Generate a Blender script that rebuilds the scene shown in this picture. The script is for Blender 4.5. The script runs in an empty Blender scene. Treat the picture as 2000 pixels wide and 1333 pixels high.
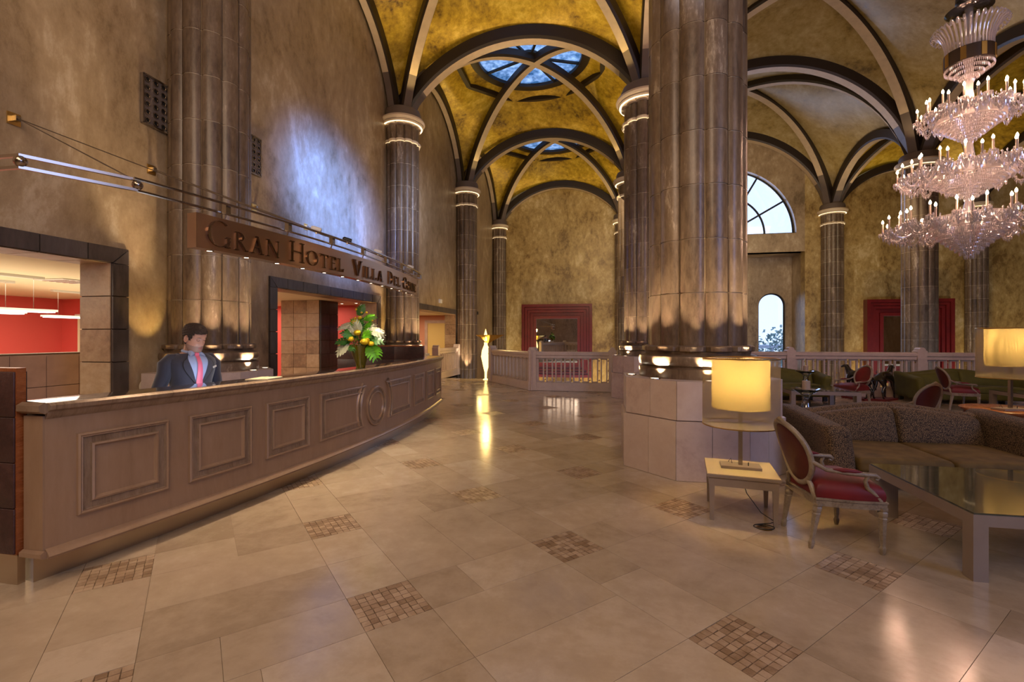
import bpy, bmesh, math, random
from mathutils import Vector, Matrix, noise
random.seed(7)
PI = math.pi
scn = bpy.context.scene
COL = scn.collection

# ------------------------------------------------------------------ camera, world, exposure
YAW = math.radians(10.97)
cam_d = bpy.data.cameras.new('camera'); cam = bpy.data.objects.new('camera', cam_d); COL.objects.link(cam)
cam_d.sensor_width = 36.0; cam_d.lens = 918/2000*36; cam_d.shift_y = -8.5/2000
cam_d.clip_start = .05; cam_d.clip_end = 400
cam.location = (0, 0, 1.5); cam.rotation_euler = (PI/2, 0, YAW)
scn.camera = cam
vs = scn.view_settings
vs.view_transform = 'Standard'; vs.look = 'None'; vs.gamma = 1; vs.use_curve_mapping = False
vs.exposure = 0.0
scn.cycles.max_bounces = 7; scn.cycles.diffuse_bounces = 3; scn.cycles.glossy_bounces = 3
scn.cycles.transmission_bounces = 5; scn.cycles.transparent_max_bounces = 14
scn.cycles.sample_clamp_indirect = 4.0; scn.cycles.caustics_reflective = False; scn.cycles.caustics_refractive = False
scn.cycles.use_denoising = True
scn.cycles.blur_glossy = 0.5

w = bpy.data.worlds.new('sky'); scn.world = w; w.use_nodes = True
nt = w.node_tree; nt.nodes.clear()
wo = nt.nodes.new('ShaderNodeOutputWorld'); bg = nt.nodes.new('ShaderNodeBackground')
tc = nt.nodes.new('ShaderNodeTexCoord'); sep = nt.nodes.new('ShaderNodeSeparateXYZ')
cr = nt.nodes.new('ShaderNodeValToRGB')
nt.links.new(tc.outputs['Generated'], sep.inputs[0]); nt.links.new(sep.outputs['Z'], cr.inputs[0])
cr.color_ramp.elements[0].position = 0.0; cr.color_ramp.elements[0].color = (.62, .74, 1.0, 1)
cr.color_ramp.elements[1].position = .45; cr.color_ramp.elements[1].color = (.50, .64, 1.0, 1)
nt.links.new(cr.outputs[0], bg.inputs[0]); bg.inputs[1].default_value = 2.2
nt.links.new(bg.outputs[0], wo.inputs[0])

WARM = (1.0, .66, .34); WARM2 = (1.0, .76, .50); GOLD = (1.0, .68, .25); BLUE = (.35, .50, 1.0); NEUT = (1.0, .84, .66)
def area(name, loc, target, sx, sy, power, color):
    l = bpy.data.lights.new(name, 'AREA'); l.shape = 'RECTANGLE'; l.size = sx; l.size_y = sy; l.energy = power; l.color = color
    o = bpy.data.objects.new(name, l); COL.objects.link(o); o.location = loc
    o.rotation_euler = (Vector(target)-Vector(loc)).to_track_quat('-Z', 'Y').to_euler(); return o
def spot(loc, target, power, color=WARM, ang=60, blend=.6, size=.03, name='spot_light'):
    l = bpy.data.lights.new(name, 'SPOT'); l.energy = power; l.color = color; l.spot_size = math.radians(ang); l.spot_blend = blend
    l.shadow_soft_size = size
    o = bpy.data.objects.new(name, l); COL.objects.link(o); o.location = loc
    o.rotation_euler = (Vector(target)-Vector(loc)).to_track_quat('-Z', 'Y').to_euler(); return o
def point(loc, power, color=WARM, size=.05, name='point_light'):
    l = bpy.data.lights.new(name, 'POINT'); l.energy = power; l.color = color; l.shadow_soft_size = size
    o = bpy.data.objects.new(name, l); COL.objects.link(o); o.location = loc; return o

# large soft sources: window daylight, plus added fill areas and spots without fixtures
area('window_light', (9.0, -2.5, 5.0), (-5.8, 9.4, 4.2), 4.0, 4.0, 300, (.36, .50, 1.0))
spot((3.0, 2.0, 6.5), (-5.8, 9.4, 4.35), 46000, (.12, .27, 1.0), 17, 1.0, .5, 'cool_wall_spot')  # added spots inside the hall, standing in for daylight on the left wall
spot((3.0, 2.0, 6.5), (-5.8, 15.3, 4.8), 8000, (.55, .66, 1.0), 20, 1.0, .5, 'cool_wall_spot')
area('window_light', (5.8, 26.2, 8.2), (2, 10, 3), 6.4, 3.2, 420, (.50, .62, 1.0))
area('hall_fill', (-2.0, -2.2, 6.8), (-1.5, 6.0, 0), 4.0, 3.0, 190, (1.0, .72, .50))  # added warm fill above the hall, no fixture
area('wall_fill', (0.2, -1.5, 5.5), (-5.8, 4.5, 5.0), 3.0, 3.0, 150, (1.0, .74, .52))  # added warm fill aimed at the left wall
area('hall_fill', (8.5, 1.0, 7.4), (5.0, 7.0, 0), 4.0, 4.0, 50, (1.0, .70, .52))  # second added fill, over the lounge side

# ------------------------------------------------------------------ materials
MAT = {}
def new_mat(name):
    m = bpy.data.materials.new(name); m.use_nodes = True; nt = m.node_tree
    b = nt.nodes['Principled BSDF']; MAT[name] = m
    return m, nt, b
def simple(name, col, rough=.5, metal=0., bump=0, bscale=40, var=0, vscale=6, spec=None, coat=0, trans=0, emis=None, estr=0, alpha=None, stretch=None, sheen=0):
    m, nt, b = new_mat(name)
    b.inputs['Base Color'].default_value = (*col, 1); b.inputs['Roughness'].default_value = rough; b.inputs['Metallic'].default_value = metal
    if spec is not None: b.inputs['Specular IOR Level'].default_value = spec
    if coat: b.inputs['Coat Weight'].default_value = coat; b.inputs['Coat Roughness'].default_value = .08
    if trans: b.inputs['Transmission Weight'].default_value = trans
    if sheen: b.inputs['Sheen Weight'].default_value = sheen
    if emis: b.inputs['Emission Color'].default_value = (*emis, 1); b.inputs['Emission Strength'].default_value = estr
    if alpha is not None: b.inputs['Alpha'].default_value = alpha
    src = None
    if var or bump:
        tcn = nt.nodes.new('ShaderNodeTexCoord'); mp = nt.nodes.new('ShaderNodeMapping')
        nt.links.new(tcn.outputs['Object'], mp.inputs[0])
        if stretch: mp.inputs['Scale'].default_value = stretch
        src = mp.outputs[0]
    if var:
        n = nt.nodes.new('ShaderNodeTexNoise'); n.inputs['Scale'].default_value = vscale; n.inputs['Detail'].default_value = 5
        nt.links.new(src, n.inputs['Vector'])
        r = nt.nodes.new('ShaderNodeValToRGB'); r.color_ramp.elements[0].position = .3; r.color_ramp.elements[1].position = .7
        r.color_ramp.elements[0].color = (*[c*(1-var) for c in col], 1); r.color_ramp.elements[1].color = (*[min(1, c*(1+var)) for c in col], 1)
        nt.links.new(n.outputs[0], r.inputs[0]); nt.links.new(r.outputs[0], b.inputs['Base Color'])
    if bump:
        n = nt.nodes.new('ShaderNodeTexNoise'); n.inputs['Scale'].default_value = bscale; n.inputs['Detail'].default_value = 4
        nt.links.new(src, n.inputs['Vector'])
        bu = nt.nodes.new('ShaderNodeBump'); bu.inputs['Strength'].default_value = bump; bu.inputs['Distance'].default_value = .02
        nt.links.new(n.outputs[0], bu.inputs['Height']); nt.links.new(bu.outputs[0], b.inputs['Normal'])
    return m
def mottled(name, cols, rough=.5, metal=0., scale=1.0, stretch=(1, 1, 1), bump=.35, fine=9, coat=0, spec=.5, world=True, random_shift=0., con=.16):
    """several octaves of blotches through a colour ramp, streaked along the mapping's long axis"""
    m, nt, b = new_mat(name); L = nt.links
    g = nt.nodes.new('ShaderNodeNewGeometry') if world else nt.nodes.new('ShaderNodeTexCoord')
    mp = nt.nodes.new('ShaderNodeMapping'); mp.inputs['Scale'].default_value = stretch
    L.new(g.outputs['Position'] if world else g.outputs['Object'], mp.inputs[0])
    n1 = nt.nodes.new('ShaderNodeTexNoise'); n1.inputs['Scale'].default_value = scale; n1.inputs['Detail'].default_value = 8; n1.inputs['Roughness'].default_value = .68; n1.inputs['Distortion'].default_value = .6
    n2 = nt.nodes.new('ShaderNodeTexNoise'); n2.inputs['Scale'].default_value = scale*fine; n2.inputs['Detail'].default_value = 6; n2.inputs['Roughness'].default_value = .7
    L.new(mp.outputs[0], n1.inputs['Vector']); L.new(mp.outputs[0], n2.inputs['Vector'])
    mx = nt.nodes.new('ShaderNodeMix'); mx.data_type = 'FLOAT'; mx.inputs[0].default_value = .38
    L.new(n1.outputs[0], mx.inputs[2]); L.new(n2.outputs[0], mx.inputs[3])
    out = mx.outputs[0]
    if random_shift:
        oi = nt.nodes.new('ShaderNodeObjectInfo'); ma = nt.nodes.new('ShaderNodeMath'); ma.operation = 'MULTIPLY_ADD'
        isl = nt.nodes.new('ShaderNodeNewGeometry'); ad = nt.nodes.new('ShaderNodeMath'); ad.operation = 'ADD'
        fr = nt.nodes.new('ShaderNodeMath'); fr.operation = 'FRACT'
        L.new(oi.outputs['Random'], ad.inputs[0]); L.new(isl.outputs['Random Per Island'], ad.inputs[1]); L.new(ad.outputs[0], fr.inputs[0])
        sb = nt.nodes.new('ShaderNodeMath'); sb.operation = 'SUBTRACT'; sb.inputs[1].default_value = .5; L.new(fr.outputs[0], sb.inputs[0])
        ma.inputs[1].default_value = random_shift; L.new(sb.outputs[0], ma.inputs[0]); L.new(out, ma.inputs[2]); out = ma.outputs[0]
    r = nt.nodes.new('ShaderNodeValToRGB'); el = r.color_ramp.elements
    k = len(cols); lo, hi = .5-con, .5+con
    el[0].position = lo; el[0].color = (*cols[0], 1); el[1].position = hi; el[1].color = (*cols[-1], 1)
    for i in range(1, k-1):
        e = el.new(lo+(hi-lo)*i/(k-1)); e.color = (*cols[i], 1)
    L.new(out, r.inputs[0]); L.new(r.outputs[0], b.inputs['Base Color'])
    b.inputs['Metallic'].default_value = metal; b.inputs['Specular IOR Level'].default_value = spec
    rr = nt.nodes.new('ShaderNodeMapRange'); rr.inputs[3].default_value = max(.02, rough-.12); rr.inputs[4].default_value = rough+.12
    L.new(n2.outputs[0], rr.inputs[0]); L.new(rr.outputs[0], b.inputs['Roughness'])
    if coat: b.inputs['Coat Weight'].default_value = coat; b.inputs['Coat Roughness'].default_value = .12
    if bump:
        bu = nt.nodes.new('ShaderNodeBump'); bu.inputs['Strength'].default_value = bump; bu.inputs['Distance'].default_value = .03
        L.new(mx.outputs[0], bu.inputs['Height']); L.new(bu.outputs[0], b.inputs['Normal'])
    return m
def emit(name, col, s):
    m = bpy.data.materials.new(name); m.use_nodes = True; nt = m.node_tree; nt.nodes.clear()
    o = nt.nodes.new('ShaderNodeOutputMaterial'); e = nt.nodes.new('ShaderNodeEmission'); e.inputs[0].default_value = (*col, 1); e.inputs[1].default_value = s
    nt.links.new(e.outputs[0], o.inputs[0]); MAT[name] = m; return m
def sheer(name, col, transp, streak=0., emis=0.):
    """fabric or glass film: part see-through, part translucent"""
    m = bpy.data.materials.new(name); m.use_nodes = True; nt = m.node_tree; nt.nodes.clear(); L = nt.links
    o = nt.nodes.new('ShaderNodeOutputMaterial'); t = nt.nodes.new('ShaderNodeBsdfTransparent'); tl = nt.nodes.new('ShaderNodeBsdfTranslucent')
    d = nt.nodes.new('ShaderNodeBsdfDiffuse'); m1 = nt.nodes.new('ShaderNodeMixShader'); m2 = nt.nodes.new('ShaderNodeMixShader')
    tl.inputs[0].default_value = (*col, 1); d.inputs[0].default_value = (*col, 1)
    m1.inputs[0].default_value = .35; L.new(tl.outputs[0], m1.inputs[1]); L.new(d.outputs[0], m1.inputs[2])
    m2.inputs[0].default_value = transp; L.new(m1.outputs[0], m2.inputs[1]); L.new(t.outputs[0], m2.inputs[2]); L.new(m2.outputs[0], o.inputs[0])
    if streak:
        tcn = nt.nodes.new('ShaderNodeTexCoord'); wv = nt.nodes.new('ShaderNodeTexWave'); wv.inputs['Scale'].default_value = 16; wv.inputs['Distortion'].default_value = 9; wv.inputs['Detail'].default_value = 1.0; wv.inputs['Detail Scale'].default_value = .35
        mp = nt.nodes.new('ShaderNodeMapping'); mp.inputs['Scale'].default_value = (1, 1, .35)
        L.new(tcn.outputs['Object'], mp.inputs[0]); L.new(mp.outputs[0], wv.inputs[0])
        r = nt.nodes.new('ShaderNodeValToRGB'); r.color_ramp.elements[0].color = (*[c*(1-streak) for c in col], 1); r.color_ramp.elements[1].color = (*col, 1)
        L.new(wv.outputs[0], r.inputs[0]); L.new(r.outputs[0], tl.inputs[0]); L.new(r.outputs[0], d.inputs[0])
    MAT[name] = m; return m

mottled('plaster', [(.17, .11, .05), (.31, .215, .115), (.40, .29, .165), (.55, .44, .29)], rough=.42, scale=.9, stretch=(1, 1, .55), bump=.6, fine=8, spec=.6, con=.135)
mottled('plaster_gold', [(.20, .115, .03), (.38, .25, .08), (.50, .35, .13), (.66, .52, .26)], rough=.38, scale=.9, stretch=(1, 1, .6), bump=.5, fine=8, spec=.6, con=.11)
mottled('vault_gold', [(.14, .075, .008), (.42, .26, .015), (.62, .40, .03), (.80, .58, .09)], rough=.38, scale=.8, stretch=(1.0, 1.3, 1.0), bump=.25, fine=8, metal=.15, con=.12)
mottled('vault_bronze', [(.12, .08, .03), (.30, .21, .07), (.40, .30, .14), (.50, .40, .24)], rough=.42, scale=.7, bump=.25, fine=8, metal=.1)
mottled('column_stone', [(.055, .034, .021), (.11, .072, .045), (.155, .105, .066), (.20, .14, .092), (.46, .37, .27)], rough=.36, scale=1.9, stretch=(1.6, 1.6, .45), bump=.12, fine=9, coat=.1, random_shift=.10)
simple('joint_cream', (.62, .50, .34), .5)
simple('capital_cream', (.72, .58, .40), .4)
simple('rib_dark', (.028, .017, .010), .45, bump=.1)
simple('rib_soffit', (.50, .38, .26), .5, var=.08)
simple('rib_grey', (.14, .105, .085), .5)
mottled('marble', [(.37, .28, .19), (.45, .35, .245), (.50, .395, .28), (.57, .465, .345)], rough=.16, scale=1.1, bump=.012, fine=6, coat=.0, random_shift=.22)
mottled('mosaic_stone', [(.26, .165, .095), (.36, .245, .15), (.42, .295, .19), (.50, .37, .25)], rough=.33, scale=5, bump=.25, fine=5, random_shift=.35)
simple('grout', (.14, .09, .05), .8)
mottled('white_stone', [(.50, .37, .32), (.60, .47, .41), (.64, .51, .45), (.68, .56, .50)], rough=.38, scale=1.5, bump=.05, fine=6, random_shift=.2)
mottled('rail_stone', [(.52, .41, .36), (.60, .48, .42), (.64, .52, .46), (.68, .57, .51)], rough=.42, scale=2, bump=.03)
mottled('slate_tile', [(.035, .026, .024), (.065, .05, .044), (.085, .068, .06), (.12, .098, .088)], rough=.36, scale=1.6, stretch=(1.5, 1.5, .4), bump=.25, fine=7, random_shift=.15)
mottled('lit_tile', [(.20, .12, .065), (.32, .20, .11), (.40, .27, .155), (.46, .33, .21)], rough=.4, scale=1.6, bump=.3, fine=7, random_shift=.25)  # tile as it looks lit: the light is in the colour
mottled('leather', [(.022, .010, .009), (.04, .017, .015), (.055, .024, .021), (.08, .036, .030)], rough=.38, scale=3, bump=.3, fine=7, random_shift=.15)
mottled('red_wood', [(.16, .045, .015), (.26, .075, .022), (.32, .10, .03), (.38, .13, .04)], rough=.25, scale=3, stretch=(6, 1, 6), bump=.02, coat=.4)
simple('grey_tile', (.50, .33, .25), .45, var=.2, vscale=3)
mottled('counter_wood', [(.31, .20, .125), (.36, .24, .155), (.39, .265, .175), (.42, .29, .20)], rough=.34, metal=.25, scale=2.2, stretch=(1, 1.2, .25), bump=.04, fine=8)
mottled('counter_band', [(.15, .095, .055), (.26, .18, .12), (.33, .24, .17), (.38, .29, .21)], rough=.36, metal=.3, scale=5, stretch=(1, 3, .4), bump=.08, fine=7)
simple('counter_top', (.035, .026, .022), .07, spec=.8, coat=.5)
simple('steel', (.42, .37, .32), .24, metal=1., var=.1, vscale=2)
simple('plinth_steel', (.62, .52, .40), .30, metal=1.)
simple('chrome', (.40, .33, .27), .2, metal=1.)
simple('bronze', (.54, .36, .23), .30, metal=1., bump=.05, bscale=60, stretch=(1, 1, 60))
simple('letter_metal', (.22, .14, .09), .18, metal=1.)
simple('brass', (.65, .42, .13), .28, metal=1.)
simple('gold', (.95, .60, .14), .22, metal=1.)
simple('cable', (.16, .12, .09), .4, metal=.6)
simple('red_wall', (.72, .10, .085), .6)
simple('salmon_wall', (.62, .27, .15), .6)
simple('yellow_wall', (.72, .50, .16), .6)
simple('ceiling_white', (.78, .66, .45), .7)
mottled('frame_red', [(.07, .005, .005), (.125, .007, .008), (.155, .010, .010), (.19, .014, .014)], rough=.33, scale=2, stretch=(1, 1, .5), bump=.05, coat=.3)
simple('mirror_glass', (.80, .80, .80), .02, metal=1.)
simple('velvet', (.14, .004, .005), .55, sheen=.05, var=.3, vscale=5)
simple('velvet_back', (.075, .007, .004), .5, var=.2, vscale=3)
mottled('chair_paint', [(.10, .075, .05), (.24, .185, .13), (.31, .25, .18), (.38, .31, .23)], rough=.38, scale=6, bump=.08, world=False)
simple('green_fabric', (.10, .092, .010), .75, sheen=.05, var=.15)
simple('table_grey', (.33, .265, .22), .36, metal=.25, var=.06)
simple('table_top_cream', (.62, .50, .32), .28)
simple('glass_top', (.05, .055, .035), .03, spec=.9, coat=.6)
simple('black_bronze', (.012, .009, .008), .2, spec=.8, coat=.5)
simple('red_plinth', (.16, .012, .010), .5)
simple('candle_wax', (.55, .40, .30), .5)
simple('black_plastic', (.012, .012, .012), .4)
simple('white_plastic', (.75, .72, .68), .4)
simple('suit', (.021, .021, .040), .75, sheen=.4, bump=.25, bscale=300)
simple('shirt', (.30, .37, .58), .7)
simple('tie', (.68, .13, .22), .45, sheen=.3)
simple('skin', (.56, .29, .20), .48, var=.05, vscale=12)
simple('hair', (.028, .013, .008), .6, bump=.6, bscale=120)
simple('lips', (.40, .15, .12), .5)
simple('stubble', (.34, .20, .15), .6)
simple('trouser', (.02, .02, .035), .8)
simple('leaf', (.045, .20, .025), .42, var=.35, vscale=6)
simple('leaf_bright', (.13, .45, .015), .4, var=.25, vscale=8)
simple('leaf_white', (.62, .66, .46), .5, var=.25, vscale=14)
simple('flower_yellow', (.90, .60, .012), .6, bump=.5, bscale=60, var=.25, vscale=30)
simple('stem', (.20, .22, .05), .6)
simple('tree_leaf', (.22, .32, .30), .8, var=.3)
simple('building', (.42, .44, .50), .8)
simple('ground_out', (.22, .27, .25), .9)
# clear glass without caustic cost
def glass(name, col, rough=.03, op=.35):
    m = bpy.data.materials.new(name); m.use_nodes = True; nt = m.node_tree; nt.nodes.clear(); L = nt.links
    o = nt.nodes.new('ShaderNodeOutputMaterial'); t = nt.nodes.new('ShaderNodeBsdfTransparent'); gl = nt.nodes.new('ShaderNodeBsdfGlossy')
    t.inputs[0].default_value = (*col, 1); gl.inputs['Roughness'].default_value = rough
    f = nt.nodes.new('ShaderNodeFresnel'); f.inputs[0].default_value = 1.5
    mr = nt.nodes.new('ShaderNodeMapRange'); mr.inputs[1].default_value = 0; mr.inputs[2].default_value = 1; mr.inputs[3].default_value = op*.3; mr.inputs[4].default_value = 1
    mx = nt.nodes.new('ShaderNodeMixShader'); L.new(f.outputs[0], mr.inputs[0]); L.new(mr.outputs[0], mx.inputs[0]); L.new(t.outputs[0], mx.inputs[1]); L.new(gl.outputs[0], mx.inputs[2]); L.new(mx.outputs[0], o.inputs[0])
    MAT[name] = m; return m
glass('window_glass', (.93, .96, 1.0), .02, .3)
glass('clear_glass', (.90, .93, .97), .08, .5)
simple('vase_glass', (.30, .24, .01), .08, trans=.55, spec=.7)
# cut crystal: bright facets, part transparent
def crystal(name, col, t_amt):
    m = bpy.data.materials.new(name); m.use_nodes = True; nt = m.node_tree; nt.nodes.clear(); L = nt.links
    o = nt.nodes.new('ShaderNodeOutputMaterial'); t = nt.nodes.new('ShaderNodeBsdfTransparent'); gl = nt.nodes.new('ShaderNodeBsdfGlossy'); d = nt.nodes.new('ShaderNodeBsdfTranslucent'); dd = nt.nodes.new('ShaderNodeBsdfDiffuse')
    for n in (gl, d, dd): n.inputs[0].default_value = (*col, 1)
    gl.inputs['Roughness'].default_value = .12
    m0 = nt.nodes.new('ShaderNodeMixShader'); L.new(d.outputs[0], m0.inputs[1]); L.new(dd.outputs[0], m0.inputs[2])
    m1 = nt.nodes.new('ShaderNodeMixShader'); m1.inputs[0].default_value = .5; L.new(gl.outputs[0], m1.inputs[1]); L.new(m0.outputs[0], m1.inputs[2])
    m2 = nt.nodes.new('ShaderNodeMixShader'); m2.inputs[0].default_value = t_amt; L.new(m1.outputs[0], m2.inputs[1]); L.new(t.outputs[0], m2.inputs[2]); L.new(m2.outputs[0], o.inputs[0])
    MAT[name] = m
crystal('crystal', (.95, .86, .86), .35)
crystal('crystal_pendant', (.95, .90, .95), .12)
def leopard():
    m, nt, b = new_mat('leopard'); L = nt.links
    tcn = nt.nodes.new('ShaderNodeTexCoord'); v = nt.nodes.new('ShaderNodeTexVoronoi'); v.inputs['Scale'].default_value = 70; v.feature = 'DISTANCE_TO_EDGE'
    n = nt.nodes.new('ShaderNodeTexNoise'); n.inputs['Scale'].default_value = 6
    L.new(tcn.outputs['Object'], v.inputs['Vector']); L.new(tcn.outputs['Object'], n.inputs['Vector'])
    r = nt.nodes.new('ShaderNodeValToRGB'); r.color_ramp.elements[0].position = .05; r.color_ramp.elements[0].color = (.028, .016, .009, 1)
    r.color_ramp.elements[1].position = .28; r.color_ramp.elements[1].color = (.27, .17, .085, 1)
    L.new(v.outputs['Distance'], r.inputs[0]); L.new(r.outputs[0], b.inputs['Base Color']); b.inputs['Roughness'].default_value = .8
    b.inputs['Sheen Weight'].default_value = .05; b.inputs['Sheen Roughness'].default_value = .4
    bu = nt.nodes.new('ShaderNodeBump'); bu.inputs['Strength'].default_value = .3; bu.inputs['Distance'].default_value = .004; L.new(v.outputs['Distance'], bu.inputs['Height']); L.new(bu.outputs[0], b.inputs['Normal'])
leopard()
simple('seat_olive', (.13, .08, .022), .8, sheen=.0, var=.3, vscale=8)
sheer('shade_sheer', (.48, .40, .28), .47)
sheer('shade_inner', (.62, .50, .26), .0, streak=.5)
sheer('torch_skin', (1.0, .70, .22), .0)
def oculus():
    m = bpy.data.materials.new('oculus_glass'); m.use_nodes = True; nt = m.node_tree; nt.nodes.clear(); L = nt.links
    o = nt.nodes.new('ShaderNodeOutputMaterial'); tl = nt.nodes.new('ShaderNodeBsdfTranslucent'); gl = nt.nodes.new('ShaderNodeBsdfGlossy'); mx = nt.nodes.new('ShaderNodeMixShader'); mx.inputs[0].default_value = .12
    g = nt.nodes.new('ShaderNodeNewGeometry'); n = nt.nodes.new('ShaderNodeTexNoise'); n.inputs['Scale'].default_value = 3.2; n.inputs['Detail'].default_value = 8; n.inputs['Roughness'].default_value = .75
    r = nt.nodes.new('ShaderNodeValToRGB'); r.color_ramp.elements[0].position = .36; r.color_ramp.elements[0].color = (.14, .30, .42, 1); r.color_ramp.elements[1].position = .66; r.color_ramp.elements[1].color = (.85, .93, 1.0, 1)
    L.new(g.outputs['Position'], n.inputs['Vector']); L.new(n.outputs[0], r.inputs[0]); L.new(r.outputs[0], tl.inputs[0])
    gl.inputs['Roughness'].default_value = .2; L.new(tl.outputs[0], mx.inputs[1]); L.new(gl.outputs[0], mx.inputs[2]); L.new(mx.outputs[0], o.inputs[0]); MAT['oculus_glass'] = m
oculus()
emit('led', (1.0, .74, .42), 2.8)
emit('led_spot', (1.0, .86, .66), 14.0)
emit('bulb', (1.0, .72, .42), 26.0)
emit('tube_white', (1.0, .96, .80), 5.0)
emit('torch_glow', (1.0, .66, .20), 4.0)
emit('screen_blue', (.55, .75, 1.0), 1.5)

# ------------------------------------------------------------------ mesh builder
class MB:
    def __init__(s): s.v = []; s.f = []; s.mi = []; s.mats = []
    def m(s, name):
        if name not in s.mats: s.mats.append(name)
        return s.mats.index(name)
    def add(s, vs, fs, mat, M=None):
        k = len(s.v); i = s.m(mat)
        s.v += [tuple(M @ Vector(v)) for v in vs] if M else [tuple(v) for v in vs]
        s.f += [tuple(a+k for a in f) for f in fs]; s.mi += [i]*len(fs)
        return s
    def box(s, x0, x1, y0, y1, z0, z1, mat, M=None):
        vs = [(x, y, z) for z in (z0, z1) for y in (y0, y1) for x in (x0, x1)]
        return s.add(vs, [(0, 2, 3, 1), (4, 5, 7, 6), (0, 1, 5, 4), (2, 6, 7, 3), (0, 4, 6, 2), (1, 3, 7, 5)], mat, M)
    def prism(s, poly, z0, z1, mat, M=None, caps=True):
        n = len(poly); a = sum(poly[i][0]*poly[(i+1) % n][1]-poly[(i+1) % n][0]*poly[i][1] for i in range(n))
        if a < 0: poly = poly[::-1]
        vs = [(p[0], p[1], z0) for p in poly]+[(p[0], p[1], z1) for p in poly]
        fs = [(i, (i+1) % n, (i+1) % n+n, i+n) for i in range(n)]
        if caps: fs += [tuple(range(n-1, -1, -1)), tuple(range(n, 2*n))]
        return s.add(vs, fs, mat, M)
    def lathe(s, prof, n, mat, c=(0, 0, 0), M=None, cap0=True, cap1=True, rad=None, full=2*PI):
        vs = []; k = len(prof)
        for i in range(n):
            a = full*i/n; cs, sn = math.cos(a), math.sin(a); q = rad(a) if rad else 1
            for r, z in prof: vs.append((c[0]+r*q*cs, c[1]+r*q*sn, c[2]+z))
        fs = []
        for i in range(n):
            j = (i+1) % n
            for t in range(k-1): fs.append((i*k+t, j*k+t, j*k+t+1, i*k+t+1))
        if cap0 and prof[0][0] > 1e-5: fs.append(tuple(i*k for i in range(n-1, -1, -1)))
        if cap1 and prof[-1][0] > 1e-5: fs.append(tuple(i*k+k-1 for i in range(n)))
        return s.add(vs, fs, mat, M)
    def tube(s, pts, r, n, mat, closed=False, M=None, flat=1., up=None):
        pts = [Vector(p) for p in pts]; N = len(pts); vs = []
        rr = r if hasattr(r, '__len__') else [r]*N
        prev = None
        for i, p in enumerate(pts):
            if closed: t = pts[(i+1) % N]-pts[i-1]
            else: t = pts[min(i+1, N-1)]-pts[max(i-1, 0)]
            t.normalize()
            if up is not None: a = Vector(up)
            elif prev is None: a = Vector((0, 0, 1)) if abs(t.z) < .9 else Vector((1, 0, 0))
            else: a = prev
            b = a.cross(t)
            if b.length < 1e-6: b = Vector((1, 0, 0)).cross(t)
            b.normalize(); a = t.cross(b); prev = a
            for k in range(n):
                g = 2*PI*(k+.5)/n; vs.append(p+b*(math.cos(g)*rr[i])+a*(math.sin(g)*rr[i]*flat))
        fs = []
        for i in range(N if closed else N-1):
            j = (i+1) % N
            for k in range(n): fs.append((i*n+k, i*n+(k+1) % n, j*n+(k+1) % n, j*n+k))
        if not closed: fs += [tuple(range(n-1, -1, -1)), tuple((N-1)*n+k for k in range(n))]
        return s.add(vs, fs, mat, M)
    def soft(s, hx, hy, hz, r, mat, M=None, fn=None, c=(0, 0, 0), nd=6, k=3):
        """box with rounded edges, half sizes hx hy hz, deformed by fn"""
        def axis(h):
            q = min(r, h*.98); e = [q*(1-math.cos(PI/2*i/k)) for i in range(k)]
            a = [-h+x for x in e]; mid = [-(h-q)+(2*(h-q))*i/nd for i in range(nd+1)]
            return a+mid+[-x for x in a[::-1]]
        H = (hx, hy, hz); A = [axis(h) for h in H]; idx = {}; vs = []; fs = []
        def V(p):
            key = tuple(round(x, 6) for x in p)
            if key in idx: return idx[key]
            q = [max(-(H[i]-min(r, H[i]*.98)), min(H[i]-min(r, H[i]*.98), p[i])) for i in range(3)]
            d = Vector([p[i]-q[i] for i in range(3)])
            if d.length > 1e-9:
                d = Vector([d[i]/min(r, H[i]*.98) for i in range(3)]); d.normalize()
                o = Vector([q[i]+d[i]*min(r, H[i]*.98) for i in range(3)])
            else: o = Vector(p)
            if fn: o = Vector(fn(o))
            idx[key] = len(vs); vs.append((o[0]+c[0], o[1]+c[1], o[2]+c[2])); return idx[key]
        for ax in range(3):
            u, w = (ax+1) % 3, (ax+2) % 3
            for sg in (-1, 1):
                for i in range(len(A[u])-1):
                    for j in range(len(A[w])-1):
                        q = []
                        for (a, b) in ((i, j), (i+1, j), (i+1, j+1), (i, j+1)):
                            p = [0, 0, 0]; p[ax] = sg*H[ax]; p[u] = A[u][a]; p[w] = A[w][b]; q.append(V(p))
                        if len(set(q)) < 3: continue
                        fs.append(tuple(q) if sg > 0 else tuple(q[::-1]))
        return s.add(vs, fs, mat, M)
    def obj(s, name, parent=None, smooth=None, kind=None):
        me = bpy.data.meshes.new(name); me.from_pydata(s.v, [], s.f)
        for mn in s.mats: me.materials.append(MAT[mn])
        if len(s.mats) > 1: me.polygons.foreach_set('material_index', s.mi)
        if smooth is not None:
            me.polygons.foreach_set('use_smooth', [True]*len(me.polygons)); me.set_sharp_from_angle(angle=math.radians(smooth))
        me.update(); o = bpy.data.objects.new(name, me); COL.objects.link(o)
        if parent: o.parent = parent
        if kind: o['kind'] = kind
        return o
def inst(me_obj, name, parent=None, M=None):
    o = bpy.data.objects.new(name, me_obj.data); COL.objects.link(o)
    if parent: o.parent = parent
    if M is not None: o.matrix_local = M
    return o
def thing(name, label, cat, loc=(0, 0, 0), rz=0, group=None):
    o = bpy.data.objects.new(name, None); COL.objects.link(o); o.empty_display_size = .1
    o.location = loc; o.rotation_euler = (0, 0, rz); o['label'] = label; o['category'] = cat
    if group: o['group'] = group
    return o
def tag(o, label, cat, group=None):
    o['label'] = label; o['category'] = cat
    if group: o['group'] = group
    return o
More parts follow.
